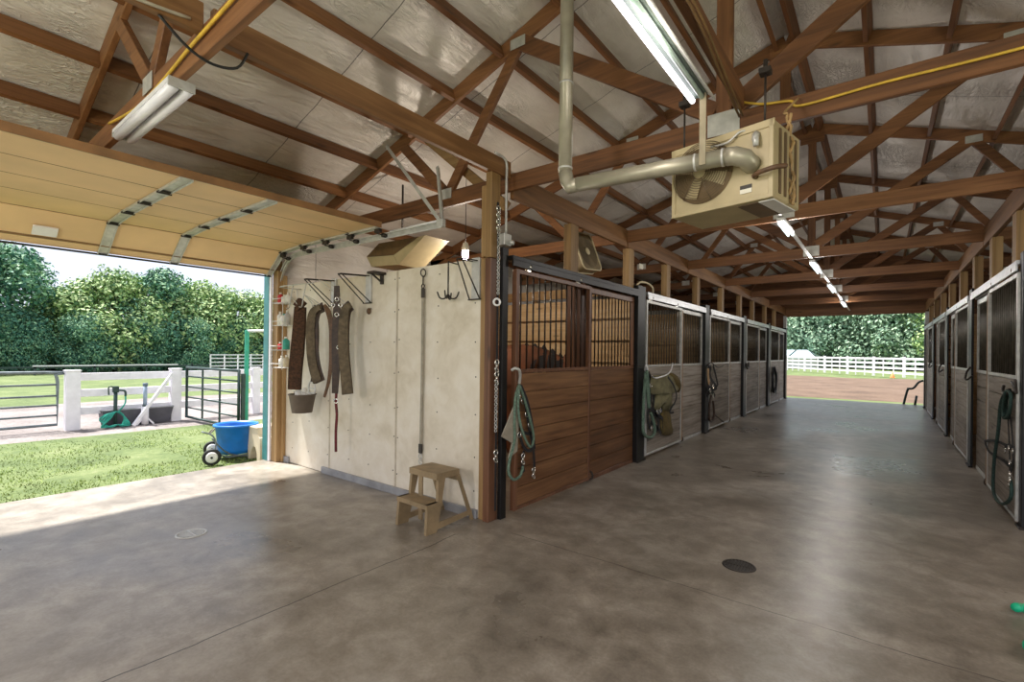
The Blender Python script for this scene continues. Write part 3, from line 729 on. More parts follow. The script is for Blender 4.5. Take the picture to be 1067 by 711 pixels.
# flue pipe: from the elbow in the heater face, across, then up through the roof
fl = thing('flue_pipe', 'grey metal flue pipe from the heater elbow across and up through the roof', 'pipe', hp(.11, -.05, .2))
a0 = hp(.115, -.004, .205); a1 = a0-N*.085+V((0, 0, .012))
zb = a1.z+.035
top = V((-1.66, 2.79, 3.0))
run = [a0, a0-N*.03, a1, a1+V((-.05, -.015, .02)), a1+V((-.085, -.012, .025))]
MB().tube(run, .05, 20).build('elbow', pipeM, fl)
e1 = a1+V((-.085, -.012, .025)); e2 = V((-1.60, 2.76, 2.56))
MB().tube([e1, e2], .047, 20).build('horizontal_pipe', pipeM, fl)
for k in (.02, .18): q = e1.lerp(e2, k); MB().tube([q, q+(e2-e1).normalized()*.012], .0495, 20).build('seam_ring', galvM, fl)
MB().tube([e2, e2+V((-.06, 0, -.005)), V((-1.685, 2.76, 2.60)), V((-1.70, 2.76, 2.66))], .047, 20).build('corner_elbow', pipeM, fl)
MB().tube([(-1.70, 2.76, 2.66), (-1.70, 2.76, 4.72)], .045, 20).build('riser', pipeM, fl)
for z in (3.25, 2.68): MB().tube([(-1.70, 2.76, z), (-1.70, 2.76, z+.012)], .048, 20).build('seam_ring', galvM, fl)
q = e1.lerp(e2, .13)
MB().bb((q.x-.018, q.y-.056, q.z-.04), (q.x+.018, q.y-.050, 2.96), .001).build('hanger_strap', plain('dull strap', (132, 122, 98), .6, .2), fl)

# ------------------------------------------------------------------ box under the roof, bare bulb, fan
Z = V((0, 0, 1))
bx = thing('wedge_box', 'cream and tan wedge shaped box hung below the roof above the first stall', 'box', (-4.6, 3.62, 2.5))
q = [PY(u, v, 3.5) for u, v in ((382, 268), (410, 266), (436, 247), (395, 254), (387, 278), (415, 276), (443, 245))]
MB().prism([q[0], q[1], q[5], q[4]], (0, .36, 0)).build('front_panel', creamM, bx)
MB().prism([q[1]+V((.004, 0, 0)), q[2], q[6], q[5]+V((.004, 0, 0))], (0, .36, 0)).build('side_panel', creamM, bx)
MB().prism([q[0]+Z*.004, q[1]+Z*.004, q[2]+Z*.004, q[3]+Z*.004], (0, .35, 0)).build('casing', plain('tan casing', (98, 74, 44), .7), bx)
MB().cyl((-4.6, 3.76, 2.88), (-4.6, 3.76, 3.45), .012, 8).build('hanger_rod', ironM, bx)
lb = thing('bare_bulb', 'glowing bare compact bulb hanging just behind the top of the white wash wall', 'light', (-3.94, 4.2, 2.6))
BP = V((-3.97, 4.2, 2.6))
MB().lathe(BP+V((0, 0, .06)), [(.045, 0), (.05, .03), (.03, .09), (.012, .1)], 16).build('lamp_holder', label_w, lb)
for q in range(3):
    an = q*2*PI/3; c0 = BP+V((math.cos(an)*.028, math.sin(an)*.028, -.05)); MB().tube([c0, c0+V((0, 0, .11))], .013, 10).build('bulb_tube', cflM, lb)
MB().cyl(BP+V((0, 0, .16)), BP+V((0, 0, 1.1)), .004, 6).build('cord', blackc, lb)

fn = thing('box_fan', 'grey square fan with rounded corners hung behind the header post over the first stall', 'fan', (-2.86, 4.6, 2.25))
fo = PX(608, 264, -2.86); a_ = V((0, 1, 0)); b_ = V((.30, .10, -.94)).normalized(); n_ = a_.cross(b_).normalized(); a_ = b_.cross(n_).normalized()
def rr(hw_, r_, off):
    out = []
    for cx_, cy_, st in ((1, 1, 0), (-1, 1, 1), (-1, -1, 2), (1, -1, 3)):
        for k in range(6): an = PI/2*(st+k/5); out.append(fo+a_*(cx_*(hw_-r_)+math.cos(an)*r_)+b_*(cy_*(hw_-r_)+math.sin(an)*r_)+n_*off)
    return out
MB().prism(rr(.235, .07, -.05), n_*.10).build('housing', fanM, fn)
MB().tube(rr(.237, .07, .055), .009, 6, closed=True).build('front_rim', fanE, fn); MB().tube(rr(.237, .07, -.055), .009, 6, closed=True).build('rear_rim', fanE, fn)
for sg in (1, -1):
    g = MB()
    for k in range(9): g.torus(fo+n_*(sg*.058), .04+.02*k, .002, n_, 30, 5)
    g.build('guard', ironM, fn)
    MB().lathe(fo+n_*(sg*.056), [(.045, 0), (.045, .008), (.03, .012), (0, .013)], 24, n_*sg).build('hub_badge', fanE, fn)
MB().tube(spl([fo-b_*.235, fo-b_*.30+V((-.0, 0, 0)), V((-2.70, 4.58, 2.80))], 4), .008, 6).build('hanger', galvM, fn)
solo(MB().bb((XL-.055, 6.38, 2.64), (XL-.05, 6.50, 2.71), .001), 'paper_card', label_w, 'small white card on the left header beam above the second stall', 'card')
m = MB().tube(spl([(-2.7, 6.25, 2.36), (-2.66, 6.3, 2.43), (-2.66, 6.55, 2.45), (-2.66, 6.75, 2.41), (-2.67, 6.8, 2.34)], 5), .014, 8)
solo(m, 'coiled_strap', fanE, 'pale strap lying over the track at the second stall post', 'strap')

# conduit and junction box at the corner post, cross tie chains
cj = thing('junction_box', 'grey junction box with thin conduit drop beside the corner post', 'electrical box', (-2.59, 3.26, 2.29))
MB().bb((-2.63, 3.20, 2.37), (-2.57, 3.30, 2.47), .004).build('box_body', galvM, cj)
MB().tube(spl([(-2.595, 3.25, 2.47), (-2.595, 3.25, 2.9), (-2.595, 3.24, 3.10), (-2.60, 3.1, 3.13)], 5), .011, 8).build('conduit', galvM, cj)
MB().cyl((-2.56, 3.27, 2.40), (-2.53, 3.28, 2.39), .02, 10).build('outlet', galvM, cj)
def snap(m, p, s=1.):
    p = V(p); m.torus(p, .018*s, .005*s, (1, 0, 0), 14, 6); m.torus(p-Z*.05*s, .022*s, .005*s, (1, 0, 0), 14, 6, .5); m.cyl(p-Z*.018*s, p-Z*.03*s, .009*s, 8)
cc = thing('cross_tie', 'dark cross tie with chrome snaps hanging down the corner post', 'tie', (-2.57, 3.16, .05))
MB().strap([(-2.597, 3.14, 2.72), (-2.597, 3.15, 2.0), (-2.597, 3.15, .1)], .02, .006).build('webbing', blackw, cc)
m = MB()
for z in (2.66, 2.55, 1.36, 1.26, .60): snap(m, (-2.58, 3.13, z), 1.3)
m.build('snaps', chromeM, cc)
m = MB()
for i in range(22): m.torus((-2.585, 3.14, 2.62-.032*i), .014, .004, (1, 0, 0) if i % 2 else (0, 1, 0), 10, 5, 1 if i % 2 else .7)
for i in range(14): m.torus((-2.585, 3.13, 1.2-.032*i), .014, .004, (1, 0, 0) if i % 2 else (0, 1, 0), 10, 5)
m.build('chain', galvM, cc)
MB().torus((-2.58, 3.12, 1.87), .028, .009, (1, -.6, 0), 18, 8).build('wall_ring', fixM, cc, label='pale round ring')

# ------------------------------------------------------------------ wash wall tack
def rack(x, label, zt=2.255, zb=1.95, reach=.30, lean=-.06):
    r = thing('saddle_rack', label, 'rack', (x, wy-.02, zb), 'folding wire saddle racks')
    MB().bb((x-.045, wy-.03, zb), (x+.045, wy-.006, zt+.02), .003).build('back_plate', galvM, r)
    tip = V((x+lean, wy-.03-reach, zt-.02))
    m = MB().tube([(x-.03, wy-.035, zt-.01), tip+V((-.03, 0, 0))], .006, 6); m.tube([(x+.03, wy-.035, zt-.01), tip+V((.03, 0, 0))], .006, 6); m.tube([tip+V((-.03, 0, 0)), tip+V((.03, 0, 0))], .006, 6)
    m.tube([tip+V((-.03, 0, 0)), (x-.06, wy-.035, zb+.005)], .006, 6); m.tube([tip+V((.03, 0, 0)), (x+.06, wy-.035, zb+.005)], .006, 6); m.tube([(x-.075, wy-.036, zb+.005), (x+.075, wy-.036, zb+.005)], .006, 6)
    m.build('wire_arm', ironM, r)
    return tip
tp1 = rack(-5.02, 'folding wire saddle rack behind the hanging brown straps, left of the wash wall')
tp2 = rack(-4.36, 'empty folding wire saddle rack in the middle of the wash wall')
tp3 = rack(-2.82, 'empty folding wire saddle rack beside the corner post', 2.25, 1.9, .2, .0)
solo(MB().lathe((-4.36, wy-.012, 1.87), [(0, .012), (.03, .012), (.036, 0)], 14, (0, -1, 0)), 'rubber_stop', brownl, 'small brown rubber stop under the middle saddle rack', 'stop')
# second bracket rail at the top left with hooks
b = thing('hook_rail', 'wire hook rail over the hanging brown fleece girth by the door jamb', 'rack', (-5.6, 3.0, 2.1))
MB().tube(spl([(-5.75, wy-.01, 2.2), (-5.75, 2.86, 2.2), (-5.30, 2.82, 2.19), (-5.0, 2.86, 2.19)], 4), .007, 6).build('rail', galvM, b)
for x in (-5.38, -5.1):
    MB().tube(spl([(x, 2.83, 2.19), (x, 2.80, 2.05), (x, 2.78, 1.93), (x+.02, 2.74, 1.92)], 4), .006, 6).build('hook', galvM, b)
def hang(name, mat, label, cat, pts, w, t, y, nrm=None, parts=None):
    """strap hung from a rack: measured points on the plane Y = y, facing the barn door"""
    P = [PY(u, v, y) for u, v in pts]; nr = V((.61, -.79, 0)) if nrm is None else nrm
    c = V((P[0].x, y, min(p.z for p in P)))
    th = thing(name, label, cat, c, 'tack hung on the wash wall')
    n = len(P); PP = spl(P, 5)
    wl_ = w if not isinstance(w, list) else [w[min(int(i/5), n-1)]*(1-(i % 5)/5)+w[min(int(i/5)+1, n-1)]*(i % 5)/5 for i in range(len(PP))]
    MB().strap(PP, wl_, t, nr).build('strap', mat, th)
    if name != 'lead_rope':
        hp_ = min([V((x_, 2.80, 2.06)) for x_ in (-5.38, -5.1)]+[tp1+V((0, .02, 0)), tp1+V((.06, .12, 0))], key=lambda q_: (q_-P[0]).length)
        MB().tube(spl([P[0]+V((0, 0, -.03)), P[0].lerp(hp_, .5)+V((.01, -.01, 0)), hp_], 4), .005, 6).build('hanger_wire', galvM, th)
    return th, P
g1, P = hang('fleece_girth', fleece, 'wide brown fleece girth hanging nearest the door jamb', 'girth', [(313, 320), (312, 340), (310, 365), (308, 385), (307, 406)], [.12, .135, .145, .145, .14], .05, 2.87)
m = MB().strap([P[0]+V((-.05, 0, .0)), P[0]+V((0, -.01, .04)), P[0]+V((.05, 0, .0))], .12, .04, (.61, -.79, 0)); m.build('folded_end', fleece, g1)
g2, P = hang('girth', greyg, 'curved grey girth with dark edging right of the brown fleece girth', 'girth', [(334, 320), (327, 325), (324, 338), (324, 360), (326, 380), (331, 398)], [.05, .085, .095, .095, .095, .10], .03, 2.84)
MB().strap([p+V((.02, .02, 0)) for p in spl(P, 5)], .105, .012, (.61, -.79, 0)).build('edging', darkl, g2, label='dark edging')
g3, P = hang('stirrup_strap', darkl, 'dark strap with a metal stirrup hanging behind the grey girth', 'strap', [(328, 318), (330, 345), (329, 375), (326, 398)], .05, .014, 2.92)
c0 = PY(325, 404, 2.92); MB().tube(spl([c0+V((-.05, 0, .05)), c0+V((-.07, 0, -.01)), c0+V((-.05, 0, -.06)), c0+V((.05, 0, -.06)), c0+V((.07, 0, -.01)), c0+V((.05, 0, .05)), c0+V((0, 0, .075))], 4, True), .010, 8, closed=True).build('stirrup', galvM, g3, label='grey metal stirrup')
MB().beam(c0+V((-.06, 0, -.01)), c0+V((.06, 0, -.01)), .012, .012).build('tread', galvM, g3)
g4, P = hang('thin_strap', brownl, 'thin curved brown strap at the left of the central hanging bundle', 'strap', [(338, 318), (342, 325), (345, 340), (345, 370), (343, 395), (338, 414)], [.03, .055, .05, .04, .035, .025], .012, 2.87)
g5, P = hang('leather_strap', darkl, 'wide brown leather strap in the middle of the central hanging bundle', 'strap', [(351, 298), (351, 325), (350, 350), (350, 385), (349, 410)], [.05, .075, .085, .075, .06], .02, 2.87)
m = MB()
for du, v in ((0, 312), (-4, 318), (4, 318), (0, 328), (2, 362)): m.torus(PY(351+du, v, 2.84), .02, .005, (.6, -.8, 0), 14, 6)
m.build('buckles', chromeM, g5, label='chrome buckles')
g6, P = hang('girth', greyg, 'long curved grey brown girth at the right of the central hanging bundle', 'girth', [(365, 318), (360, 324), (358, 340), (358, 365), (360, 390), (362, 411)], [.05, .085, .095, .10, .10, .105], .03, 2.87)
MB().strap([p+V((-.02, .02, 0)) for p in spl(P, 5)], .11, .012, (.61, -.79, 0)).build('edging', darkl, g6, label='dark edging')
g7, P = hang('lead_rope', redl, 'dark red lead hanging lowest on the wash wall', 'lead', [(351, 405), (350, 418), (351, 432), (350, 450), (350, 471)], .022, .02, 2.9)
m = MB(); m.torus(PY(350, 418, 2.89), .022, .006, (.6, -.8, 0), 14, 6); m.build('snap', chromeM, g7)
# bucket
bc = PY(315, 411, 2.92)
bk = thing('rubber_bucket', 'grey brown rubber feed bucket hanging low by the door jamb', 'bucket', (bc.x, bc.y, bc.z-.2))
MB().lathe((bc.x, bc.y, bc.z-.21), [(0, 0), (.11, 0), (.145, .2), (.155, .205), (.155, .215), (.14, .212), (.105, .01), (0, .012)], 28).build('body', bucketM, bk)
MB().tube(spl([(bc.x-.15, bc.y, bc.z), (bc.x-.1, bc.y-.05, bc.z+.03), (bc.x+.1, bc.y-.05, bc.z+.03), (bc.x+.15, bc.y, bc.z)], 5), .004, 6).build('bail', galvM, bk)
for i, (dx, dz, rr_) in enumerate(((-.05, .03, .04), (.03, .05, .035), (.07, .02, .03))):
    solo(MB().lathe((bc.x+dx, bc.y-.02+.03*i, bc.z-.17), [(0, 0), (rr_, 0), (rr_, .16+dz), (rr_*.5, .2+dz), (0, .2+dz)], 14), 'bottle', bottleM, ['white bottle at the left in the rubber bucket', 'tallest white bottle in the middle of the rubber bucket', 'small white bottle at the right in the rubber bucket'][i], 'bottle', 'bottles in the rubber bucket')
# wire shelf with bottles by the jamb
sx = -5.97; sy_ = 3.02
ws = thing('wire_shelf', 'white wire shelf rack of grooming bottles on the wall beside the door jamb', 'shelf', (sx, sy_, 1.2))
for z in (1.22, 1.44, 1.75, 2.03):
    m = MB()
    for q in range(5): m.cyl((sx-.15, sy_-.08+.04*q, z), (sx+.15, sy_-.08+.04*q, z), .003, 5)
    m.tube([(sx-.15, sy_-.09, z+.05), (sx+.15, sy_-.09, z+.05)], .004, 5); m.build('shelf_wires', fixM, ws)
m = MB()
for dx in (-.15, .15):
    m.cyl((sx+dx, sy_+.09, 1.2), (sx+dx, sy_+.09, 2.2), .005, 6); m.cyl((sx+dx, sy_-.09, 1.2), (sx+dx, sy_-.09, 2.1), .004, 6)
m.build('uprights', fixM, ws)
random.seed(11)
for k, (dx, z, h, r, mt, lab) in enumerate((( -.09, 2.035, .13, .035, redM, 'red bottle on the top of the wire shelf'), (.02, 2.035, .10, .04, bottleM, 'squat white bottle on the top of the wire shelf'), (.10, 2.035, .12, .03, bottleM, 'slim white bottle at the right end of the wire shelf top'),
        (-.09, 1.755, .17, .035, bottleM, 'tall white bottle at the left of the second wire shelf'), (0, 1.755, .14, .04, bottleM, 'wide white bottle in the middle of the second wire shelf'), (.09, 1.755, .18, .035, plain('grey bottle', (176, 172, 166), .4), 'grey bottle at the right of the second wire shelf'),
        (-.08, 1.445, .09, .03, redM, 'small red jar on the third wire shelf'), (.06, 1.445, .16, .045, tealp, 'teal spray bottle on the third wire shelf'), (-.03, 1.225, .14, .04, bottleM, 'white bottle on the lowest wire shelf'), (.08, 1.225, .15, .035, plain('tan bottle', (196, 180, 150), .5), 'tan bottle on the lowest wire shelf'))):
    b = thing('bottle', lab, 'bottle', (sx+dx, sy_, z), 'bottles on the wire shelf')
    MB().lathe((sx+dx, sy_, z+.004), [(0, 0), (r, 0), (r, h*.68), (r*.4, h*.82), (r*.4, h*.86)], 14).build('body', mt, b)
    MB().lathe((sx+dx, sy_, z+.004+h*.86), [(r*.45, 0), (r*.45, h*.14), (0, h*.14)], 12).build('cap', bottleM if mt is not bottleM else tealp if k == 4 else label_w, b)
# long strap with snaps
st = thing('cross_tie', 'pale hanging cross tie strap with dark snaps in the middle of the wash wall', 'tie', (-3.5, wy-.03, .35))
m = MB().torus((-3.49, wy-.03, 2.2), .035, .006, (0, 1, .1), 18, 6); m.build('ring', ironM, st)
MB().strap([(-3.49, wy-.03, 2.0), (-3.49, wy-.028, 1.2), (-3.50, wy-.028, .56)], .032, .006, (0, 1, 0)).build('webbing', greyc, st)
m = MB().tube([(-3.49, wy-.03, 2.16), (-3.49, wy-.03, 2.09)], .007, 8); m.torus((-3.49, wy-.03, 2.07), .02, .006, (0, 1, 0), 14, 6); m.build('top_snap', ironM, st)
MB().bb((-3.51, wy-.04, 1.96), (-3.47, wy-.02, 2.05), .004).build('top_buckle', label_d, st); MB().bb((-3.522, wy-.04, .47), (-3.478, wy-.02, .56), .004).build('bottom_buckle', label_d, st)
m = MB(); m.torus((-3.50, wy-.03, .44), .022, .006, (0, 1, 0), 14, 6); m.torus((-3.50, wy-.03, .385), .026, .006, (0, 1, 0), 14, 6, .6); m.build('bottom_snap', galvM, st)
hk = thing('tack_hook', 'black four prong tack hook hanging near the right end of the wash wall', 'hook', (-3.06, wy-.12, 1.9))
MB().cyl((-3.06, wy-.12, 1.95), (-3.06, wy-.12, 2.2), .007, 8).build('shank', ironM, hk); m = MB(); m.torus((-3.06, wy-.12, 2.225), .022, .006, (1, 1, 0), 14, 6); m.tube([(-3.06, wy-.005, 2.24), (-3.06, wy-.12, 2.245)], .006, 6); m.build('eye', ironM, hk)
for q in range(4):
    an = q*PI/2+.5; dx, dy = math.cos(an), math.sin(an)
    MB().tube(spl([(-3.06, wy-.12, 1.96), (-3.06+dx*.03, wy-.12+dy*.03, 1.92), (-3.06+dx*.075, wy-.12+dy*.075, 1.925), (-3.06+dx*.10, wy-.12+dy*.10, 1.98)], 5), [.007]*15+[.005], 8).build('prong', ironM, hk)
sh = thing('wall_bracket', 'small black bracket on top of the wash wall left of the hanging cross tie', 'bracket', (-4.1, wy-.05, 2.16))
m = MB().bb((-4.16, wy-.03, 2.14), (-4.12, wy-.006, 2.26), .003); m.bb((-4.2, wy-.16, 2.235), (-4.08, wy-.006, 2.26), .003); m.beam((-4.14, wy-.02, 2.16), (-4.14, wy-.15, 2.24), .02, .012); m.build('bracket_arm', ironM, sh)

# ------------------------------------------------------------------ step stool
st = thing('step_stool', 'tan plastic two step stool on the floor in front of the wash wall', 'stool', (-2.95, 2.78, 0))
# local frame: r = along the step width, q = depth (upper step behind)
ca = math.radians(-2); Rr = V((math.cos(ca), math.sin(ca), 0)); Q = V((-math.sin(ca), math.cos(ca), 0)); SO = V((-3.01, 2.63, 0))
def sp_(r, q, z): return SO+Rr*r+Q*q+Z*z
W2 = .185
def slab(m, r0, r1, q0, q1, z0, z1, b=.008): return m.frame(sp_((r0+r1)/2, (q0+q1)/2, (z0+z1)/2), Rr*((r1-r0)/2), Q*((q1-q0)/2), Z*((z1-z0)/2), b)
slab(MB(), -W2+.01, W2-.01, .07, .32, .41, .46, .012).build('upper_step', stoolM, st)
slab(MB(), -W2-.005, W2+.005, -.045, .12, .20, .235, .010).build('lower_step', stoolM, st)
for sg in (-1, 1):
    # side: front leg to the lower step, the slanting riser to the upper step, slender rear leg, low rail
    x0 = sg*W2; nn = -Rr*(sg*.028)
    MB().prism([sp_(x0*1.06, -.05, 0), sp_(x0*1.06, .06, 0), sp_(x0*1.02, .115, .22), sp_(x0*.97, .16, .42), sp_(x0*.97, .085, .42), sp_(x0*1.02, .075, .235), sp_(x0*1.03, -.035, .235)], nn).build('leg', stoolM, st)
    MB().prism([sp_(x0*1.06, .45, 0), sp_(x0*1.06, .48, 0), sp_(x0*.97, .32, .42), sp_(x0*.97, .295, .42)], nn*.8).build('leg', stoolM, st)
    MB().prism([sp_(x0*1.05, .06, .02), sp_(x0*1.05, .46, .05), sp_(x0*1.05, .455, .085), sp_(x0*1.04, .07, .07)], nn*.6).build('side_rail', stoolM, st)
slab(MB(), -W2+.015, W2-.015, .30, .315, .365, .41, .004).build('rear_apron', stoolM, st)
slab(MB(), -W2*.5, -W2*.25, .10, .12, .03, .41, .004).build('inner_brace', stoolM, st)

# ------------------------------------------------------------------ floor drains
for (x, y, lab) in ((-4.27, 1.45, 'round floor drain grate near the sunlit overhead door'), (-.772, 3.571, 'round floor drain grate in the aisle')):
    dr = thing('floor_drain', lab, 'drain', (x, y, 0), 'floor drains')
    m = MB().lathe((x, y, .0005), [(.088, 0), (.088, .004), (.105, .004), (.108, 0)], 32); m.build('rim', ironM if x > -1 else galvM, dr)
    MB().lathe((x, y, .0005), [(.087, .001), (0, .001)], 32).build('sump', blackM, dr)
    m = MB()
    for i in range(-4, 5):
        L = math.sqrt(.086**2-(i*.019)**2); m.bb((x+i*.019-.005, y-L, .001), (x+i*.019+.005, y+L, .005))
    m.bb((x-.086, y-.005, .001), (x+.086, y+.005, .0055)); m.build('grate_bars', ironM if x > -1 else galvM, dr)

# ------------------------------------------------------------------ tack on the stall doors
def rope(m, pts, x, r): return m.tube(spl([PX(u, v, x) for u, v in pts], 6), r, 8)
def ribbon(m, pts, x, w, t=.006): return m.strap(spl([PX(u, v, x) for u, v in pts], 5), w, t)
def at(u, v, x): return PX(u, v, x)
# first brown door
X0 = -2.535
hk = thing('bridle_hook', 'grey curved bridle hook on the first brown door', 'hook', at(539, 390, X0), 'hooks on the stall doors')
MB().tube(spl([at(533, 386, -2.568), at(537, 384, X0), at(541, 386, X0+.02), at(542, 392, X0), at(541, 400, -2.56)], 5), .013, 8).build('hook_bend', galvM, hk)
h = thing('lead_rope', 'pale green lead rope looped over the hook on the first brown door', 'rope', at(540, 440, X0), 'tack on the first brown door')
m = MB(); rope(m, [(541, 401), (537, 415), (536, 440), (536, 460), (531, 480), (530, 492), (535, 500), (542, 496), (545, 486)], X0, .013); rope(m, [(541, 401), (540, 425), (543, 445), (550, 463), (554, 465), (556, 455), (553, 440), (546, 415), (541, 401)], X0+.02, .012); m.build('rope', green, h)
m = MB(); snap(m, at(545, 475, X0+.02), 1.2); m.build('snap', chromeM, h)
h = thing('horse_halter', 'dark webbing halter with brass and chrome fittings on the first brown door', 'halter', at(550, 440, X0), 'tack on the first brown door')
m = MB(); X1 = X0-.012
for pts in ([(542, 402), (547, 420), (551, 445), (556, 470), (557, 492)], [(543, 402), (550, 420), (555, 445), (557, 468)], [(540, 440), (545, 450), (552, 452), (556, 448)], [(541, 452), (546, 466), (552, 470), (557, 464)], [(546, 470), (544, 480), (546, 492)]): ribbon(m, pts, X1, .028)
m.build('straps', blackw, h)
m = MB()
for u, v in ((545, 418), (549, 432), (541, 453), (552, 443)): m.torus(at(u, v, X1+.012), .024, .006, (1, 0, 0), 14, 6)
m.torus(at(543, 413, X1+.02), .028, .007, (1, 0, 0), 4, 6); snap(m, at(556, 490, X1+.01), 1.2); m.build('fittings', chromeM, h, label='chrome rings and brass snap')
cl = MB(); P4 = [at(537, 418, -2.553), at(522, 455, -2.553), at(533, 462, -2.553), at(529, 478, -2.553), at(538, 470, -2.553), at(540, 430, -2.553)]
cl.prism(P4, V((.012, 0, 0))); solo(cl, 'cloth', greyc, 'grey cloth triangle hanging behind the halter on the first brown door', 'cloth')
# second door: green rope, halter, olive blanket on a bar
X0 = -2.53
h = thing('lead_rope', 'green rope hung in a long loop on the second left stall door', 'rope', at(674, 420, X0), 'tack on the second stall door')
m = MB(); rope(m, [(673, 388), (671, 410), (670, 440), (671, 452), (677, 456), (682, 451), (681, 440), (678, 430)], X0, .022); rope(m, [(674, 386), (676, 410), (676, 425), (673, 395)], X0+.02, .02); m.build('rope', green, h)
h = thing('horse_halter', 'tangled black halter between the green rope and olive blanket on the second door', 'halter', at(680, 420, X0), 'tack on the second stall door')
m = MB()
for pts in ([(676, 388), (680, 405), (682, 425), (686, 440), (684, 450)], [(677, 390), (678, 415), (675, 435), (678, 448)], [(676, 405), (682, 410), (687, 405)], [(677, 425), (684, 430), (690, 428)], [(681, 432), (690, 436), (691, 446)], [(678, 440), (685, 446), (689, 452)]): ribbon(m, pts, X0-.01, .05)
m.build('straps', blackw, h)
m = MB()
for u, v in ((678, 402), (685, 429), (688, 428), (679, 446)): m.torus(at(u, v, X0+.01), .03, .007, (1, 0, 0), 14, 6)
m.build('rings', chromeM, h)
hk = thing('blanket_bar', 'wire blanket bar holding the olive blanket on the second left stall door', 'bar', at(692, 388, X0), 'hooks on the stall doors')
m = MB(); m.tube(spl([at(672, 386, -2.568), at(673, 381, X0), at(675, 386, X0)], 5), .012, 8); m.tube(spl([at(679, 392, -2.568), at(684, 394, X0+.10), at(697, 389, X0+.13), at(701, 379, X0)], 5), .010, 8); m.build('wire', fixM, hk)
b = thing('horse_blanket', 'folded olive horse blanket with dark straps over a bar on the second left door', 'blanket', at(690, 420, X0), 'tack on the second stall door')
def cloth(poly, x0, x1, name, mat, par, n=9, ripple=.02):
    """draped cloth: a closed outline between two depths with folds"""
    P = [at(u, v, x0) for u, v in poly]; m = MB(); c = sum(P, V((0, 0, 0)))/len(P); rings = [1., .8, .55, .3]; vs = []; k = len(P)
    P = spl(P, 3, True); k = len(P)
    for ri, s_ in enumerate(rings):
        for i, p in enumerate(P):
            q = c+(p-c)*s_; q = V((x0+(x1-x0)*(1-s_)**.6*1.1+ripple*math.sin(q.y*38)*(.3+.7*(1-s_)), q.y, q.z)); vs.append(q)
    vs.append(V((x1, c.y, c.z))); fs = []
    for ri in range(len(rings)-1):
        for i in range(k): j2 = (i+1) % k; fs.append((ri*k+i, ri*k+j2, (ri+1)*k+j2, (ri+1)*k+i))
    for i in range(k): fs.append(((len(rings)-1)*k+i, (len(rings)-1)*k+(i+1) % k, len(vs)-1))
    bk = [V((x0-.02, v_.y, v_.z)) for v_ in vs[:k]]; o = len(vs); vs += bk
    for i in range(k): j2 = (i+1) % k; fs.append((i, o+i, o+j2, j2))
    fs.append(tuple(range(o, o+k)))
    m.add(vs, fs, True); return m.build(name, mat, par)
cloth([(679, 393), (690, 391), (699, 389), (706, 394), (708, 404), (704, 408), (700, 404), (698, 420), (699, 428), (692, 428), (687, 418), (685, 428), (682, 424), (684, 412), (679, 410)], X0, X0+.09, 'front_drape', olive, b)
cloth([(690, 426), (697, 427), (698, 440), (701, 452), (690, 452)], X0-.02, X0+.03, 'lower_fold', olived, b, ripple=.008)
cloth([(698, 390), (703, 390), (708, 402), (707, 409), (703, 404)], X0+.02, X0+.10, 'rolled_edge', olived, b, ripple=.005)
m = MB(); ribbon(m, [(696, 393), (702, 402), (705, 412), (703, 420), (700, 424), (698, 430), (702, 430)], X0+.125, .03); m.build('binding', blackw, b)
# third door
h = thing('horse_bridle', 'dark leather bridle and halter on the third left stall door', 'bridle', at(742, 400, X0), 'tack on the third stall door')
m = MB()
for pts in ([(739, 381), (741, 395), (747, 404)], [(743, 381), (746, 392), (748, 402)], [(737, 402), (742, 406), (747, 404)], [(741, 381), (739, 395), (738, 405), (737, 414)], [(737, 412), (741, 408), (745, 413)]): ribbon(m, pts, X0, .07)
m.build('straps', blackw, h)
m = MB(); rope(m, [(741, 412), (739, 425), (739, 437), (742, 439), (744, 432), (743, 418)], X0, .018); rope(m, [(744, 432), (749, 436), (754, 440)], X0, .012); m.build('reins', darkl, h)
m = MB(); ribbon(m, [(738, 384), (738, 392), (739, 400)], X0+.012, .10); m.build('noseband', tanc, h, label='tan noseband')
m = MB()
for u, v in ((740, 407), (743, 403), (743, 413)): m.torus(at(u, v, X0+.015), .04, .009, (1, 0, 0), 12, 6)
m.build('rings', chromeM, h)
hk = thing('bridle_hook', 'thin metal hook bar on the third left stall door above the bridle', 'hook', at(745, 382, X0), 'hooks on the stall doors')
MB().tube(spl([at(737, 381, -2.568), at(741, 378, X0+.05), at(748, 383, X0+.05), at(754, 381, -2.568)], 5), .009, 6).build('wire', ironM, hk)
# fourth and fifth
hk = thing('bridle_hook', 'dark horseshoe shaped hook on the fourth left stall door', 'hook', at(779, 382, X0), 'hooks on the stall doors')
MB().tube(spl([at(777.5, 379, -2.57), at(778.5, 384, X0), at(780, 383, X0), at(780, 378, -2.57)], 5), .02, 8).build('hook_bend', ironM, hk)
h = thing('horse_halter', 'dark green halter bundle hung on the last left stall door', 'halter', at(807, 395, X0), 'tack on the last left stall door')
m = MB()
for pts in ([(805, 382), (805, 392), (806, 402), (806, 410)], [(807, 382), (808, 392), (808, 404), (809, 410)], [(805, 390), (808, 388), (810, 392), (808, 400)], [(804.5, 404), (807, 407), (809.5, 405)]): ribbon(m, pts, X0, .10)
m.build('straps', dgreen, h); m = MB(); rope(m, [(806, 383), (805, 396), (806, 408), (808, 406), (809, 394), (807, 383)], X0+.02, .03); m.build('rope', blackw, h)
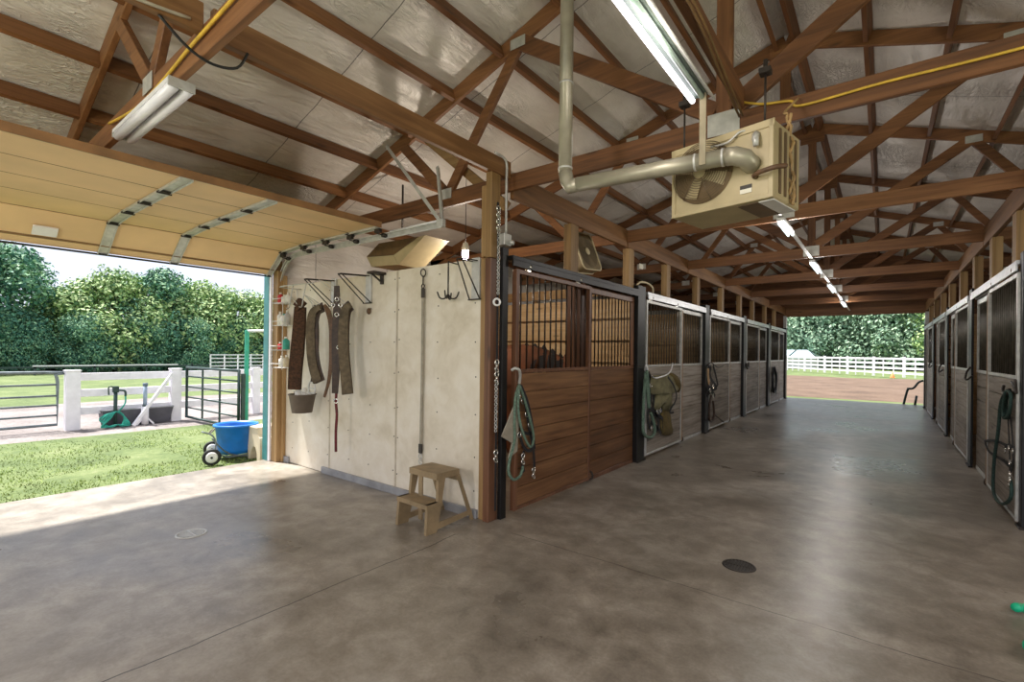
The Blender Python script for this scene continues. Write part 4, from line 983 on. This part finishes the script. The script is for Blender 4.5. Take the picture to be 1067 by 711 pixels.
# right side
XB = .885
hk = thing('bridle_hook', 'grey curved hook on the first right stall door', 'hook', at(1049, 395, XB), 'hooks on the stall doors')
m = MB(); m.tube(spl([at(1046, 402, .90), at(1045, 408, XB), at(1049, 411, XB), at(1052, 406, XB)], 5), .012, 8); m.tube(spl([at(1054, 398, .90), at(1057, 404, XB), at(1059, 410, XB), at(1058, 396, .90)], 5), .010, 8); m.build('hook_bend', ironM, hk)
h = thing('lead_rope', 'dark green rope in a long loop on the first right stall door', 'rope', at(1045, 460, XB), 'tack on the first right stall door')
m = MB(); rope(m, [(1049, 408), (1043, 420), (1040, 450), (1036, 480), (1035, 510), (1040, 523), (1047, 525), (1053, 519), (1054, 508), (1052, 498)], XB, .014)
for k in range(3): rope(m, [(1048+k, 408), (1045+k*1.5, 425), (1046+2*k, 436), (1051+k*.6, 430), (1053+k*.4, 412), (1049+k, 407)], XB-.012+.012*k, .012)
m.build('rope', dgreen, h)
m = MB(); snap(m, at(1052, 494, XB-.015), 1.2); snap(m, at(1051, 500, XB-.015), 1.); m.build('snap', chromeM, h)
h = thing('horse_halter', 'black webbing halter with a wide noseband on the first right stall door', 'halter', at(1050, 460, XB), 'tack on the first right stall door')
m = MB()
for pts in ([(1050, 432), (1051, 450), (1052, 475), (1052, 495)], [(1052, 430), (1055, 455), (1056, 480), (1053, 492)], [(1026, 460), (1030, 470), (1042, 478), (1052, 484)], [(1026, 460), (1034, 459), (1046, 463), (1054, 468)], [(1047, 466), (1052, 464), (1056, 470)], [(1046, 480), (1052, 486), (1056, 480)]): ribbon(m, pts, XB+.014, .024)
m.build('straps', blackw, h)
m = MB()
for u, v in ((1051, 467), (1047, 470), (1052, 482), (1055, 470)): m.torus(at(u, v, XB), .02, .005, (1, 0, 0), 14, 6)
m.build('rings', chromeM, h)
for (u, v, lab) in ((1012, 390, 'dark horseshoe hook on the second right stall door'), (982, 384, 'dark horseshoe hook on the third right stall door'), (971, 380, 'dark horseshoe hook on the last right stall door')):
    s_ = (918-u)/(918-1012); hk = thing('bridle_hook', lab, 'hook', at(u, v, XB), 'hooks on the stall doors'); c0 = at(u, v, .902)
    MB().tube(spl([c0+V((0, .05, .09)), c0+V((-.03, .10, .03)), c0+V((-.05, .06, -.06)), c0+V((-.04, -.05, -.07)), c0+V((0, -.09, -.02))], 5), .012, 8).build('hook_bend', ironM, hk)

# ------------------------------------------------------------------ horse in the first stall
def skin(name, verts, edges, radii, mat, parent=None, sub=2):
    me = bpy.data.meshes.new(name+'_base'); me.from_pydata(verts, edges, []); o = bpy.data.objects.new(name+'_tmp', me); COL.objects.link(o)
    o.modifiers.new('s', 'SKIN'); sv = me.skin_vertices[0].data
    for i, r in enumerate(radii): sv[i].radius = (r, r) if not isinstance(r, tuple) else r
    sv[0].use_root = True
    ss = o.modifiers.new('u', 'SUBSURF'); ss.levels = sub; ss.render_levels = sub
    dg = bpy.context.evaluated_depsgraph_get(); me2 = bpy.data.meshes.new_from_object(o.evaluated_get(dg)); me2.name = name
    bpy.data.objects.remove(o)
    me2.materials.clear(); me2.materials.append(mat); me2.polygons.foreach_set('use_smooth', [True]*len(me2.polygons))
    ob = bpy.data.objects.new(name, me2); COL.objects.link(ob)
    if parent: ob.parent = parent
    return ob
hv = [(0, 0, 1.22), (.35, 0, 1.24), (.68, 0, 1.22), (-.35, 0, 1.24), (-.62, 0, 1.25), (-.78, 0, 1.15),
      (.92, 0, 1.38), (1.12, 0, 1.36), (1.32, 0, 1.27), (1.46, 0, 1.16), (1.55, 0, 1.0), (1.62, 0, .86)]
he = [(0, 1), (1, 2), (0, 3), (3, 4), (4, 5), (2, 6), (6, 7), (7, 8), (8, 9), (9, 10), (10, 11)]
hr = [(.27, .32), (.27, .31), (.23, .27), (.27, .31), (.26, .28), (.16, .2), (.15, .23), (.11, .17), (.10, .14), (.10, .12), (.08, .085), (.065, .06)]
def leg(pts, rs, root):
    pr = root
    for p, r in zip(pts, rs): hv.append(p); hr.append(r); he.append((pr, len(hv)-1)); pr = len(hv)-1
for s_ in (-1, 1):
    leg([(.66, s_*.15, .98), (.64, s_*.15, .72), (.66, s_*.15, .48), (.65, s_*.15, .16), (.70, s_*.15, .05)], [.12, .085, .06, .04, .055], 2)
    leg([(-.62, s_*.16, 1.0), (-.55, s_*.16, .78), (-.78, s_*.16, .50), (-.74, s_*.16, .16), (-.69, s_*.16, .05)], [.16, .11, .065, .042, .055], 4)
    hv.append((1.42, s_*.06, 1.34)); hr.append(.035); he.append((9, len(hv)-1)); hv.append((1.43, s_*.08, 1.43)); hr.append(.012); he.append((len(hv)-2, len(hv)-1))
ho = thing('horse', 'bay horse with black mane standing in the first stall, seen over the brown door', 'horse', (-4.62, 4.86, 0))
ha = math.radians(38); ho.rotation_euler = (0, 0, ha)
bd = skin('body', hv, he, hr, horseM, ho)
def hchild(m, name, mat):
    me = bpy.data.meshes.new(name); me.from_pydata([tuple(p) for p in m.v], [], m.f); me.update(); me.materials.append(mat); o = bpy.data.objects.new(name, me); COL.objects.link(o); o.parent = ho; return o
m = MB()
for k, (x, z) in enumerate(((.74, 1.50), (.86, 1.54), (.98, 1.53), (1.10, 1.51), (1.22, 1.46), (1.33, 1.40))):
    m.strap(spl([(x, 0, z), (x+.01, -.07, z-.04), (x-.02, -.13, z-.22), (x-.05, -.14, z-.34)], 4), [.10]*8+[.08]*4+[.03], .015, (0, 1, .2))
hchild(m, 'mane', maneM)
m = MB().tube(spl([(-.86, 0, 1.28), (-.98, 0, 1.15), (-1.0, 0, .85), (-.98, 0, .5)], 5), [.035, .04, .045, .05, .055, .06, .065, .07, .07, .07, .07, .065, .06, .05, .035, .02], 8); hchild(m, 'tail', maneM)
m = MB()
for s_ in (-1, 1):
    m.lathe((1.48, s_*.088, 1.16), [(0, .02), (.02, .012), (.024, 0)], 12, (0, s_, .1))
hchild(m, 'eyes', maneM)

# ------------------------------------------------------------------ green hose at the right edge
g = MB().tube(spl([(.60, 3.87, .05), (.63, 3.93, .035), (.72, 3.96, .025), (.86, 3.88, .02), (.92, 3.68, .02), (.86, 3.45, .02), (.70, 3.33, .025), (.585, 3.36, .04), (.58, 3.42, .05), (.66, 3.50, .03), (.80, 3.62, .02)], 6), .024, 10)
solo(g, 'green_hose', bhose, 'bright green hose loop on the floor at the right edge', 'hose')

# ------------------------------------------------------------------ outdoors by the overhead door
GZ = -.05
def vpost(x, y, label, h=1.06, mat=whiteM, w=.13):
    p = thing('fence_post', label, 'post', (x, y, GZ), 'white fence posts by the lane')
    MB().bb((x-w/2, y-w/2, GZ-.05), (x+w/2, y+w/2, GZ+h), .006).build('shaft', mat, p)
    MB().prism([(x-w/2-.01, y-w/2-.01, GZ+h), (x+w/2+.01, y-w/2-.01, GZ+h), (x+w/2+.01, y+w/2+.01, GZ+h), (x-w/2-.01, y+w/2+.01, GZ+h)], (0, 0, .02)).build('cap', mat, p)
    return p
FX = -11.7
vpost(FX, 2.03, 'thick white gate post left of the hydrants', 1.06, whiteM, .20)
vpost(FX, 3.64, 'thick white gate post holding the dark open gate', 1.06, whiteM, .18)
vpost(FX, 5.26, 'white fence post behind the dark open gate', 1.05, whiteM, .16)
vpost(FX, 7.1, 'white fence post hidden past the door jamb', 1.05, whiteM, .16)
for (ya, yb, lab) in ((2.13, 3.55, 'white three rail fence section behind the hydrants'), (3.73, 5.18, 'white three rail fence section behind the dark open gate'), (5.34, 7.02, 'white three rail fence section next to the door jamb')):
    f = thing('fence_rails', lab, 'fence', (FX, (ya+yb)/2, GZ), 'white fence sections by the lane')
    for z in (.90, .60, .27): MB().bb((FX-.02, ya, z-.07), (FX+.02, yb, z+.07), .005).build('rail', whiteM, f)
solo(MB().beam((FX+.16, 3.54, .93), (FX+.40, 2.84, -.04), .04, .06, bev=.004), 'brace_pole', whiteM, 'white diagonal brace pole leaning on the gate post', 'brace')
# left gate
g = thing('tube_gate', 'grey tubular pasture gate at the far left of the opening', 'gate', (FX-.1, 1.0, GZ), 'tube gates')
ya, yb = -1.2, 1.84; gx = FX-.05
m = MB().tube([(gx, ya, .05), (gx, ya, .9)]+[(gx, p.y, p.z) for p in spl([(gx, ya, .9), (gx, ya+.1, .99), (gx, yb-.15, .99), (gx, yb-.03, .94), (gx, yb, .8)], 4)]+[(gx, yb, .05), (gx, ya, .05)], .025, 8); m.build('gate_frame', gategrey, g)
for z in (.22, .40, .57, .77): MB().cyl((gx, ya, z), (gx, yb, z), .018, 8).build('gate_bar', gategrey, g)
# open dark gate, from the post towards the barn
def gate_between(a, b, name, lab, mat, h=1.05, z0=.02, nv=2):
    a, b = V(a), V(b); g = thing(name, lab, 'gate', ((a.x+b.x)/2, (a.y+b.y)/2, GZ), 'tube gates')
    t_ = (b-a).normalized()
    MB().tube([a+Z*z0, a+Z*h, b+Z*h, b+Z*z0], .028, 8, closed=True).build('gate_frame', mat, g)
    for k in range(1, 5): z = z0+(h-z0)*k/5+.02*k*.5-.02; MB().cyl(a+Z*z, b+Z*z, .016, 8).build('gate_bar', mat, g)
    for k in range(nv): p = a.lerp(b, (k+1)/(nv+1)); MB().bb((p.x-.015, p.y-.015, z0), (p.x+.015, p.y+.015, h), .003).build('gate_stay', mat, g)
    return g
gate_between((FX+.16, 3.80, 0), (-9.25, 3.87, 0), 'tube_gate', 'dark green tubular gate standing open towards the barn', gateM)
p = thing('steel_frame_post', 'tall teal green post with a pale arm behind the open gate', 'post', (-9.3, 4.02, GZ))
MB().bb((-9.33, 3.99, GZ), (-9.27, 4.05, 1.80), .004).build('shaft', tealg, p); MB().tube([(-9.3, 4.02, 1.78), (-9.0, 4.4, 1.80), (-8.6, 4.9, 1.82)], .025, 8).build('arm', fixM, p)
solo(MB().bb((-9.25, 3.90, GZ), (-9.19, 3.96, 1.0), .004), 'gate_stop_post', gateM, 'short dark post at the free end of the open gate', 'post')
# hydrants
hx, hy = FX+.25, 2.60
h = thing('yard_hydrant', 'dark yard hydrant with teal hose coiled at its foot', 'hydrant', (hx, hy, GZ), 'yard hydrants')
MB().tube([(hx, hy, GZ), (hx, hy, .62)], .03, 10).build('standpipe', gateM, h); m = MB().bb((hx-.04, hy-.045, .60), (hx+.04, hy+.045, .72), .008); m.tube(spl([(hx, hy+.04, .64), (hx, hy+.14, .62), (hx, hy+.15, .52)], 4), .018, 8); m.build('head', gateM, h)
MB().tube(spl([(hx, hy-.02, .70), (hx, hy-.10, .71), (hx, hy-.10, .56)], 4), .012, 8).build('handle', gateM, h)
m = MB()
for k in range(5):
    a = k*.5; m.tube(spl([(hx+.05, hy+.0, .24), (hx+.1*math.cos(a), hy-.10-.03*k, .12), (hx+.08, hy-.22+.03*k, -.03), (hx+.1, hy+.02, .0), (hx+.08, hy+.20-.03*k, -.03), (hx+.05, hy+.12, .14)], 5, True), .014, 6, closed=True)
m.tube(spl([(hx, hy+.15, .53), (hx+.05, hy+.13, .38), (hx+.05, hy+.02, .22)], 5), .014, 6)
solo(m, 'garden_hose', hoseM, 'teal garden hose coiled over the dark yard hydrant', 'hose')
hx, hy = FX+.25, 3.06
h = thing('yard_hydrant', 'pale blue grey capped standpipe right of the hose hydrant', 'hydrant', (hx, hy, GZ), 'yard hydrants')
MB().tube([(hx, hy, .30), (hx, hy, .72)], .033, 10).build('standpipe', plain('blue grey pipe', (142, 158, 178), .5), h); MB().tube([(hx, hy, .70), (hx, hy, .76)], .042, 10).build('cap', plain('blue grey cap', (96, 112, 132), .5), h)
MB().tube([(hx, hy, GZ), (hx, hy, .30)], .06, 12).build('sleeve', whiteM, h); MB().tube([(hx, hy, .30), (hx, hy, .33)], .045, 12).build('collar', gateM, h)
for sg in (-1, 1): MB().beam((hx, hy, .12), (hx+.02, hy+sg*.14, GZ), .03, .03).build('foot', whiteM, h)
tr = thing('water_trough', 'long low dark grey trough behind the hydrants', 'trough', (FX-.02, 3.0, GZ))
a0, a1, tx = 2.42, 3.56, FX+.08
m = MB(); m.prism([(tx-.24, a0+.06, GZ), (tx-.24, a1-.06, GZ), (tx-.24, a1, .26), (tx-.24, a0, .26)], (.02, 0, 0)); m.prism([(tx+.05, a0+.08, GZ), (tx+.05, a1-.06, GZ), (tx+.08, a1, .26), (tx+.08, a0, .26)], (.02, 0, 0))
m.prism([(tx-.24, a0+.07, GZ), (tx+.06, a0+.07, GZ), (tx+.09, a0, .26), (tx-.24, a0, .26)], (0, .02, 0)); m.prism([(tx-.24, a1-.07, GZ), (tx+.06, a1-.07, GZ), (tx+.09, a1-.02, .26), (tx-.24, a1-.02, .26)], (0, .02, 0)); m.bb((tx-.23, a0+.08, GZ), (tx+.06, a1-.08, GZ+.03)); m.build('basin', troughM, tr)
MB().tube([(tx+.095, a0, .262), (tx+.095, a1, .262), (tx-.235, a1, .262), (tx-.235, a0, .262)], .016, 8, closed=True).build('rolled_rim', plain('trough rim', (150, 150, 154), .5), tr)
# muck tub on its cart
tc = V((-7.05, 2.92, 0))
t = thing('muck_tub', 'blue plastic muck tub standing on a wheeled cart outside the door', 'tub', (tc.x, tc.y, .02))
MB().lathe((tc.x, tc.y, .03), [(0, 0), (.20, 0), (.215, .06), (.25, .36), (.275, .365), (.275, .39), (.255, .395), (.24, .36), (.2, .03), (0, .03)], 32).build('body', blueM, t)
for an in (.9, .9+PI):
    c0 = V((tc.x+math.cos(an)*.27, tc.y+math.sin(an)*.27, .36)); tg = V((-math.sin(an), math.cos(an), 0)); MB().tube(spl([c0-tg*.07, c0-tg*.05+V((math.cos(an)*.05, math.sin(an)*.05, -.06)), c0+tg*.05+V((math.cos(an)*.05, math.sin(an)*.05, -.06)), c0+tg*.07], 4), .01, 8).build('rope_handle', greyc, t)
k = thing('tub_cart', 'two wheeled metal cart carrying the blue muck tub', 'cart', (-6.95, 2.75, GZ))
w1 = V((-6.78, 2.52, .06)); w2 = V((-7.36, 2.74, .06)); ax = (w2-w1).normalized()
for w_ in (w1, w2):
    m = MB().torus(w_, .085, .022, ax, 28, 10); wl_ = m.build('wheel', rubber, k)
    MB().lathe(w_-ax*.012, [(.068, 0), (.068, .024), (.05, .03), (.02, .03), (0, .03)], 20, -ax).build('wheel_rim', fixM, wl_); MB().lathe(w_-ax*.02, [(.016, 0), (.014, .03), (0, .03)], 12, -ax).build('hub_cap', blackM, wl_)
m = MB().tube([w1, w2], .011, 8); m.tube(spl([w1+V((.01, -.0, .0)), w1+V((.02, .04, .16)), w1+V((.0, .0, .28)), w1+V((-.06, -.10, .33))], 4), .010, 8); m.tube(spl([w1+V((0, 0, .24)), (tc.x+.18, tc.y-.15, .05), (tc.x+.24, tc.y+.2, -.02)], 4), .009, 8); m.tube([w2, (tc.x-.2, tc.y+.2, .0)], .01, 8)
m.tube([(tc.x-.2, tc.y-.2, .015), (tc.x+.2, tc.y-.18, .015), (tc.x+.2, tc.y+.22, .015), (tc.x-.2, tc.y+.2, .015)], .011, 8, closed=True); m.build('cart_frame', gategrey, k)
# beige moulded mounting block just outside the jamb
mb_ = thing('mounting_block', 'beige moulded plastic mounting block beside the blue tub and the jamb', 'block', (-6.62, 3.2, GZ))
by0, by1 = 2.99, 3.5
pr_ = [(-6.86, .395), (-6.58, .395), (-6.56, .30), (-6.50, .27), (-6.50, -.04), (-6.58, -.04), (-6.59, .06), (-6.63, .14), (-6.70, .14), (-6.76, .06), (-6.78, -.04), (-6.84, -.04), (-6.85, .20), (-6.92, .215), (-6.98, .225), (-6.94, .27), (-6.88, .30)]
MB().prism([(x, by0, z) for x, z in pr_], (0, by1-by0, 0)).build('body', beigeM, mb_)
MB().prism([(-6.88, by0-.01, .39), (-6.57, by0-.01, .39), (-6.57, by0-.01, .405), (-6.88, by0-.01, .405)], (0, by1-by0+.02, 0)).build('tread', beigeM, mb_)
# white corral panels far across the pasture
f = thing('corral_panels', 'white corral panel fence far across the pasture in front of the trees', 'fence', (-33, 14, GZ))
for z in (.12, .36, .60, .84, 1.06): MB().bb((-33.03, 12.1, z-.03), (-32.97, 18, z+.03)).build('rail', whiteM, f)
for k_ in range(8): MB().bb((-33.04, 12.13+.8*k_-.03, GZ), (-32.96, 12.13+.8*k_+.03, 1.1)).build('upright', whiteM, f)
f = thing('pasture_fence', 'low dark and white fence line along the foot of the trees', 'fence', (-35, 5, GZ))
MB().bb((-35.04, -6, .30), (-34.96, 13, .40)).build('rail', gateM, f); MB().bb((-34.95, 4.5, .40), (-34.9, 11, .46)).build('rail', whiteM, f)
for k_ in range(8): MB().bb((-35.06, -5+2.4*k_-.05, GZ), (-34.96, -5+2.4*k_+.05, .5)).build('upright', gateM, f)

# ------------------------------------------------------------------ beyond the end opening
W15 = 'first second third fourth fifth sixth seventh eighth ninth tenth eleventh twelfth thirteenth fourteenth fifteenth'.split()
A, B = V((-16.4, 65.4, 0)), V((8.2, 35.6, 0)); n = 15
for i in range(n):
    p = A.lerp(B, i/(n-1)); q = A.lerp(B, (i+1)/(n-1)) if i < n-1 else None
    vis = 'arena'
    po = solo(MB().bb((p.x-.09, p.y-.09, GZ), (p.x+.09, p.y+.09, 1.42), .008), 'arena_fence_post', whiteM, f'{W15[i]} white arena fence post from the far left, seen through the end opening', 'post', 'arena fence posts')
    if q:
        f = thing('arena_fence_rails', f'{W15[i]} white arena fence section from the far left, seen through the end opening', 'fence', ((p.x+q.x)/2, (p.y+q.y)/2, GZ), 'arena fence sections')
        for z in (.25, .60, .95, 1.28): MB().beam((p.x, p.y, z), (q.x, q.y, z), .04, .14).build('rail', whiteM, f)
        for k_ in (.33, .67): r_ = p.lerp(q, k_); MB().bb((r_.x-.04, r_.y-.04, GZ), (r_.x+.04, r_.y+.04, 1.35)).build('baluster', whiteM, f)
c0 = PZ(930, 394, GZ); cn = thing('traffic_cone', 'small orange cone beside the arena fence', 'cone', (c0.x, c0.y, GZ))
MB().lathe((c0.x, c0.y, GZ), [(.12, .03), (.03, .42), (0, .42)], 16).build('cone_body', orange, cn); MB().box((c0.x, c0.y, GZ+.015), (.3, .3, .03), .004).build('base', orange, cn)
bl = thing('distant_shed', 'low building with pale blue roof beyond the arena fence', 'building', (-10.5, 69, GZ))
MB().bb((-15.5, 66, GZ), (-6.6, 72, 1.1)).build('walls', farwall, bl); MB().prism([(-16, 65.5, 1.1), (-6.2, 65.5, 1.1), (-7.4, 69, 2.0), (-16, 69, 2.0)], (0, 0, .12)).build('roof', roofblue, bl); MB().prism([(-16, 72.5, 1.1), (-6.2, 72.5, 1.1), (-7.4, 69, 2.0), (-16, 69, 2.0)], (0, 0, .12)).build('roof', roofblue, bl); MB().beam((-9.0, 65.5, 1.24), (-8.6, 68.9, 2.12), .2, .05).build('roof_seam', gateM, bl)
hn = thing('bent_handle', 'dark bent metal handle frame standing by the right jamb of the end opening', 'frame', (.7, 18.85, 0))
m = MB(); m.tube(spl([(.50, 18.9, 0), (.56, 18.88, .32), (.60, 18.86, .48)], 4), .03, 8); m.tube(spl([(.58, 18.86, .48), (.72, 18.84, .50), (.84, 18.84, .68), (.95, 18.84, .74)], 4), .03, 8); m.build('bent_tube', gateM, hn); MB().tube([(.76, 18.84, 0), (.80, 18.84, .28)], .03, 8).build('short_leg', gateM, hn)

# ------------------------------------------------------------------ trees
def crown(seed, R, Hh, base, n, size, name, clumps=46):
    rnd = random.Random(seed); vs = []; fs = []
    cs = []
    for i in range(clumps):
        t = (i+.5)/clumps; z = base+(Hh-base)*t; prof = math.sin(PI*min(1, max(0, .12+.82*t)))**.6
        a = rnd.random()*2*PI; rr_ = R*prof*(.35+.55*math.sqrt(rnd.random()))
        cs.append((V((math.cos(a)*rr_, math.sin(a)*rr_, z)), R*(.28+.22*rnd.random())*(.7+.5*prof*.6)))
    for i in range(n):
        c, r = cs[rnd.randrange(clumps)]
        d = V((rnd.gauss(0, 1), rnd.gauss(0, 1), rnd.gauss(0, .8))).normalized()
        p = c+d*(r*(.55+.5*rnd.random()))
        nn = (d+V((rnd.gauss(0, .5), rnd.gauss(0, .5), rnd.gauss(0, .5)+.3))).normalized(); x = nn.orthogonal().normalized(); y = nn.cross(x); a = rnd.random()*2*PI
        x, y = x*math.cos(a)+y*math.sin(a), y*math.cos(a)-x*math.sin(a); s_ = size*(.6+.8*rnd.random()); o = len(vs)
        vs += [p-x*s_, p-y*s_*.55+nn*s_*.12, p+x*s_, p+y*s_*.55+nn*s_*.12]; fs.append((o, o+1, o+2, o+3))
    me = bpy.data.meshes.new(name); me.from_pydata([tuple(v) for v in vs], [], fs); me.update(); return me
crowns = [crown(1, 3.3, 7.6, .3, 20000, .135, 'foliage_a'), crown(2, 3.4, 6.6, .2, 20000, .13, 'foliage_b'), crown(3, 3.6, 6.0, .1, 20000, .13, 'foliage_c'), crown(4, 5.0, 10.5, .2, 26000, .20, 'foliage_d', 70)]
for me, mt in zip(crowns, (leafA, leafB, leafB, leafC)): me.materials.append(mt)
TM = {}
def tree(x, y, v, sc, label, mat=None, rz=0., sz=1.):
    t = thing('tree', label, 'tree', (x, y, GZ), 'trees around the pastures')
    me = crowns[v]
    if mat is not None:
        key = (v, mat.name)
        if key not in TM: TM[key] = me.copy(); TM[key].materials.clear(); TM[key].materials.append(mat)
        me = TM[key]
    o = bpy.data.objects.new('foliage', me); COL.objects.link(o); o.parent = t; o.scale = (sc, sc, sc*sz); o.rotation_euler = (0, 0, rz)
    hgt = [7.6, 6.6, 6.0, 10.5][v]*sc*sz
    tm = MB().tube([(x, y, GZ-.2), (x+.1, y, hgt*.35), (x-.05, y+.1, hgt*.75)], [.22*sc, .16*sc, .05*sc], 8)
    for k in range(4): a = k*1.6+rz; tm.tube([(x+.08, y, hgt*(.3+.1*k)), (x+math.cos(a)*1.3*sc, y+math.sin(a)*1.3*sc, hgt*(.5+.1*k))], [.08*sc, .02], 6)
    tm.build('trunk', bark, t); return t
tl = [(-40, .8, 0, 1.05, 'tall dark teal tree at the far left edge of the door opening', leafA), (-41, 4.2, 0, .93, 'dark tree second from the left in the door opening', leafA), (-43, 6.9, 1, .72, 'lower pale green tree in the dip between the dark left trees and the next crowns', leafB),
      (-40.5, 8.8, 1, .90, 'mid green tree above the white gate post', leafB), (-41, 11.4, 0, .86, 'taller ragged tree above the hydrants', leafA), (-41.5, 14.0, 2, .98, 'rounded green tree above the open gate', leafB),
      (-40.5, 16.6, 2, .92, 'green tree behind the corral panels', leafB), (-41, 19.6, 2, .88, 'pale tree just left of the door jamb', leafB), (-41, 23, 1, .85, 'tree hidden past the door jamb', leafB)]
for i, (x, y, v, sc, lab, mt) in enumerate(tl): tree(x, y, v, sc, lab, mt, i*1.3)
for i in range(9):
    y = -1.5+2.9*i
    o = tree(-38.6+.5*(i % 2), y, 2, .42, ['dark low bush at the foot of the trees, far left of the door opening', 'dark low bush under the tall dark left trees', 'dark low bush left of the white gate post', 'dark low bush behind the white gate post', 'dark low bush behind the hose hydrant', 'dark low bush behind the capped standpipe', 'dark low bush behind the open gate', 'dark low bush behind the corral panels', 'dark low bush by the door jamb'][i], leafA, i*.9, 1.25)
    o['category'] = 'bush'; o.name = 'bush'
    o['group'] = 'low bushes under the trees'
fl_ = [(-21, 100, 1.1), (-14, 97, 1.15), (-6.5, 78, 1.0), (-1.5, 76, 1.05), (3.0, 72, 1.0), (7.5, 68, 1.0), (-27, 104, 1.1), (-15, 112, 1.3), (0, 84, 1.3), (12, 70, 1.1)]
fn_ = ['pale tree at the left side of the end opening, behind the blue roof', 'bluish tree above the blue roof in the end opening', 'pale green tree left of centre in the end opening', 'large pale tree in the middle of the end opening', 'pale tree right of centre in the end opening', 'tree at the right edge of the end opening', 'tree behind the left jamb of the end opening', 'far tree behind the blue roofed building', 'taller far tree behind the middle tree', 'tree hidden behind the right jamb of the end opening']
for i, (x, y, sc) in enumerate(fl_): tree(x, y, 3, sc, fn_[i], [leafC, leafA, leafC, leafC, leafC, leafB, leafC, leafA, leafC, leafC][i], i*1.7)

# ------------------------------------------------------------------ light
w = bpy.data.worlds.new('sky'); SC.world = w; w.use_nodes = True
bg = w.node_tree.nodes['Background']; bg.inputs[0].default_value = (.79, .85, 1.0, 1); bg.inputs[1].default_value = 1.3
def lamp_or_fill(name, kind, energy, col=(1, 1, 1), **kw):
    l = bpy.data.lights.new(name, kind); l.energy = energy; l.color = col
    for k, v in kw.items(): setattr(l, k, v)
    o = bpy.data.objects.new(name, l); COL.objects.link(o); return o
def aim(o, d): o.rotation_euler = V(d).to_track_quat('-Z', 'Y').to_euler()
s_ = lamp_or_fill('sun', 'SUN', 12.0, (1, .97, .92), angle=math.radians(3)); aim(s_, (1.1, .30, -2.45))
def bulb(p, e, col, r): o = lamp_or_fill('lamp_or_fill', 'POINT', e, col, shadow_soft_size=r); o.location = p; return o  # point source, for the modelled fixtures and for the added fill
soft = (1, .92, .84)
bulb((-3.97, 4.2, 2.5), 50, (1, .88, .74), .06)
bulb((-.87, 2.05, 2.74), 14, soft, .12)
for x, y, e in ((1.4, -2.0, 190), (-2.6, -2.4, 210), (2.2, 3.2, 50)): bulb((x, y, 2.1), e, soft, .35)  # added fill lights out of view, no fixtures there; brighten floor and ceiling
for y in (6.05, 8.9, 11.9, 15.5): bulb((-.85, y, 2.70), 32, (1, .95, .9), .10)
SC.view_settings.view_transform = 'Standard'; SC.view_settings.look = 'None'; SC.view_settings.gamma = 1; SC.view_settings.use_curve_mapping = False
SC.view_settings.exposure = 0.0
SC.cycles.use_denoising = True
SC.cycles.max_bounces = 10; SC.cycles.diffuse_bounces = 6; SC.cycles.sample_clamp_indirect = 6
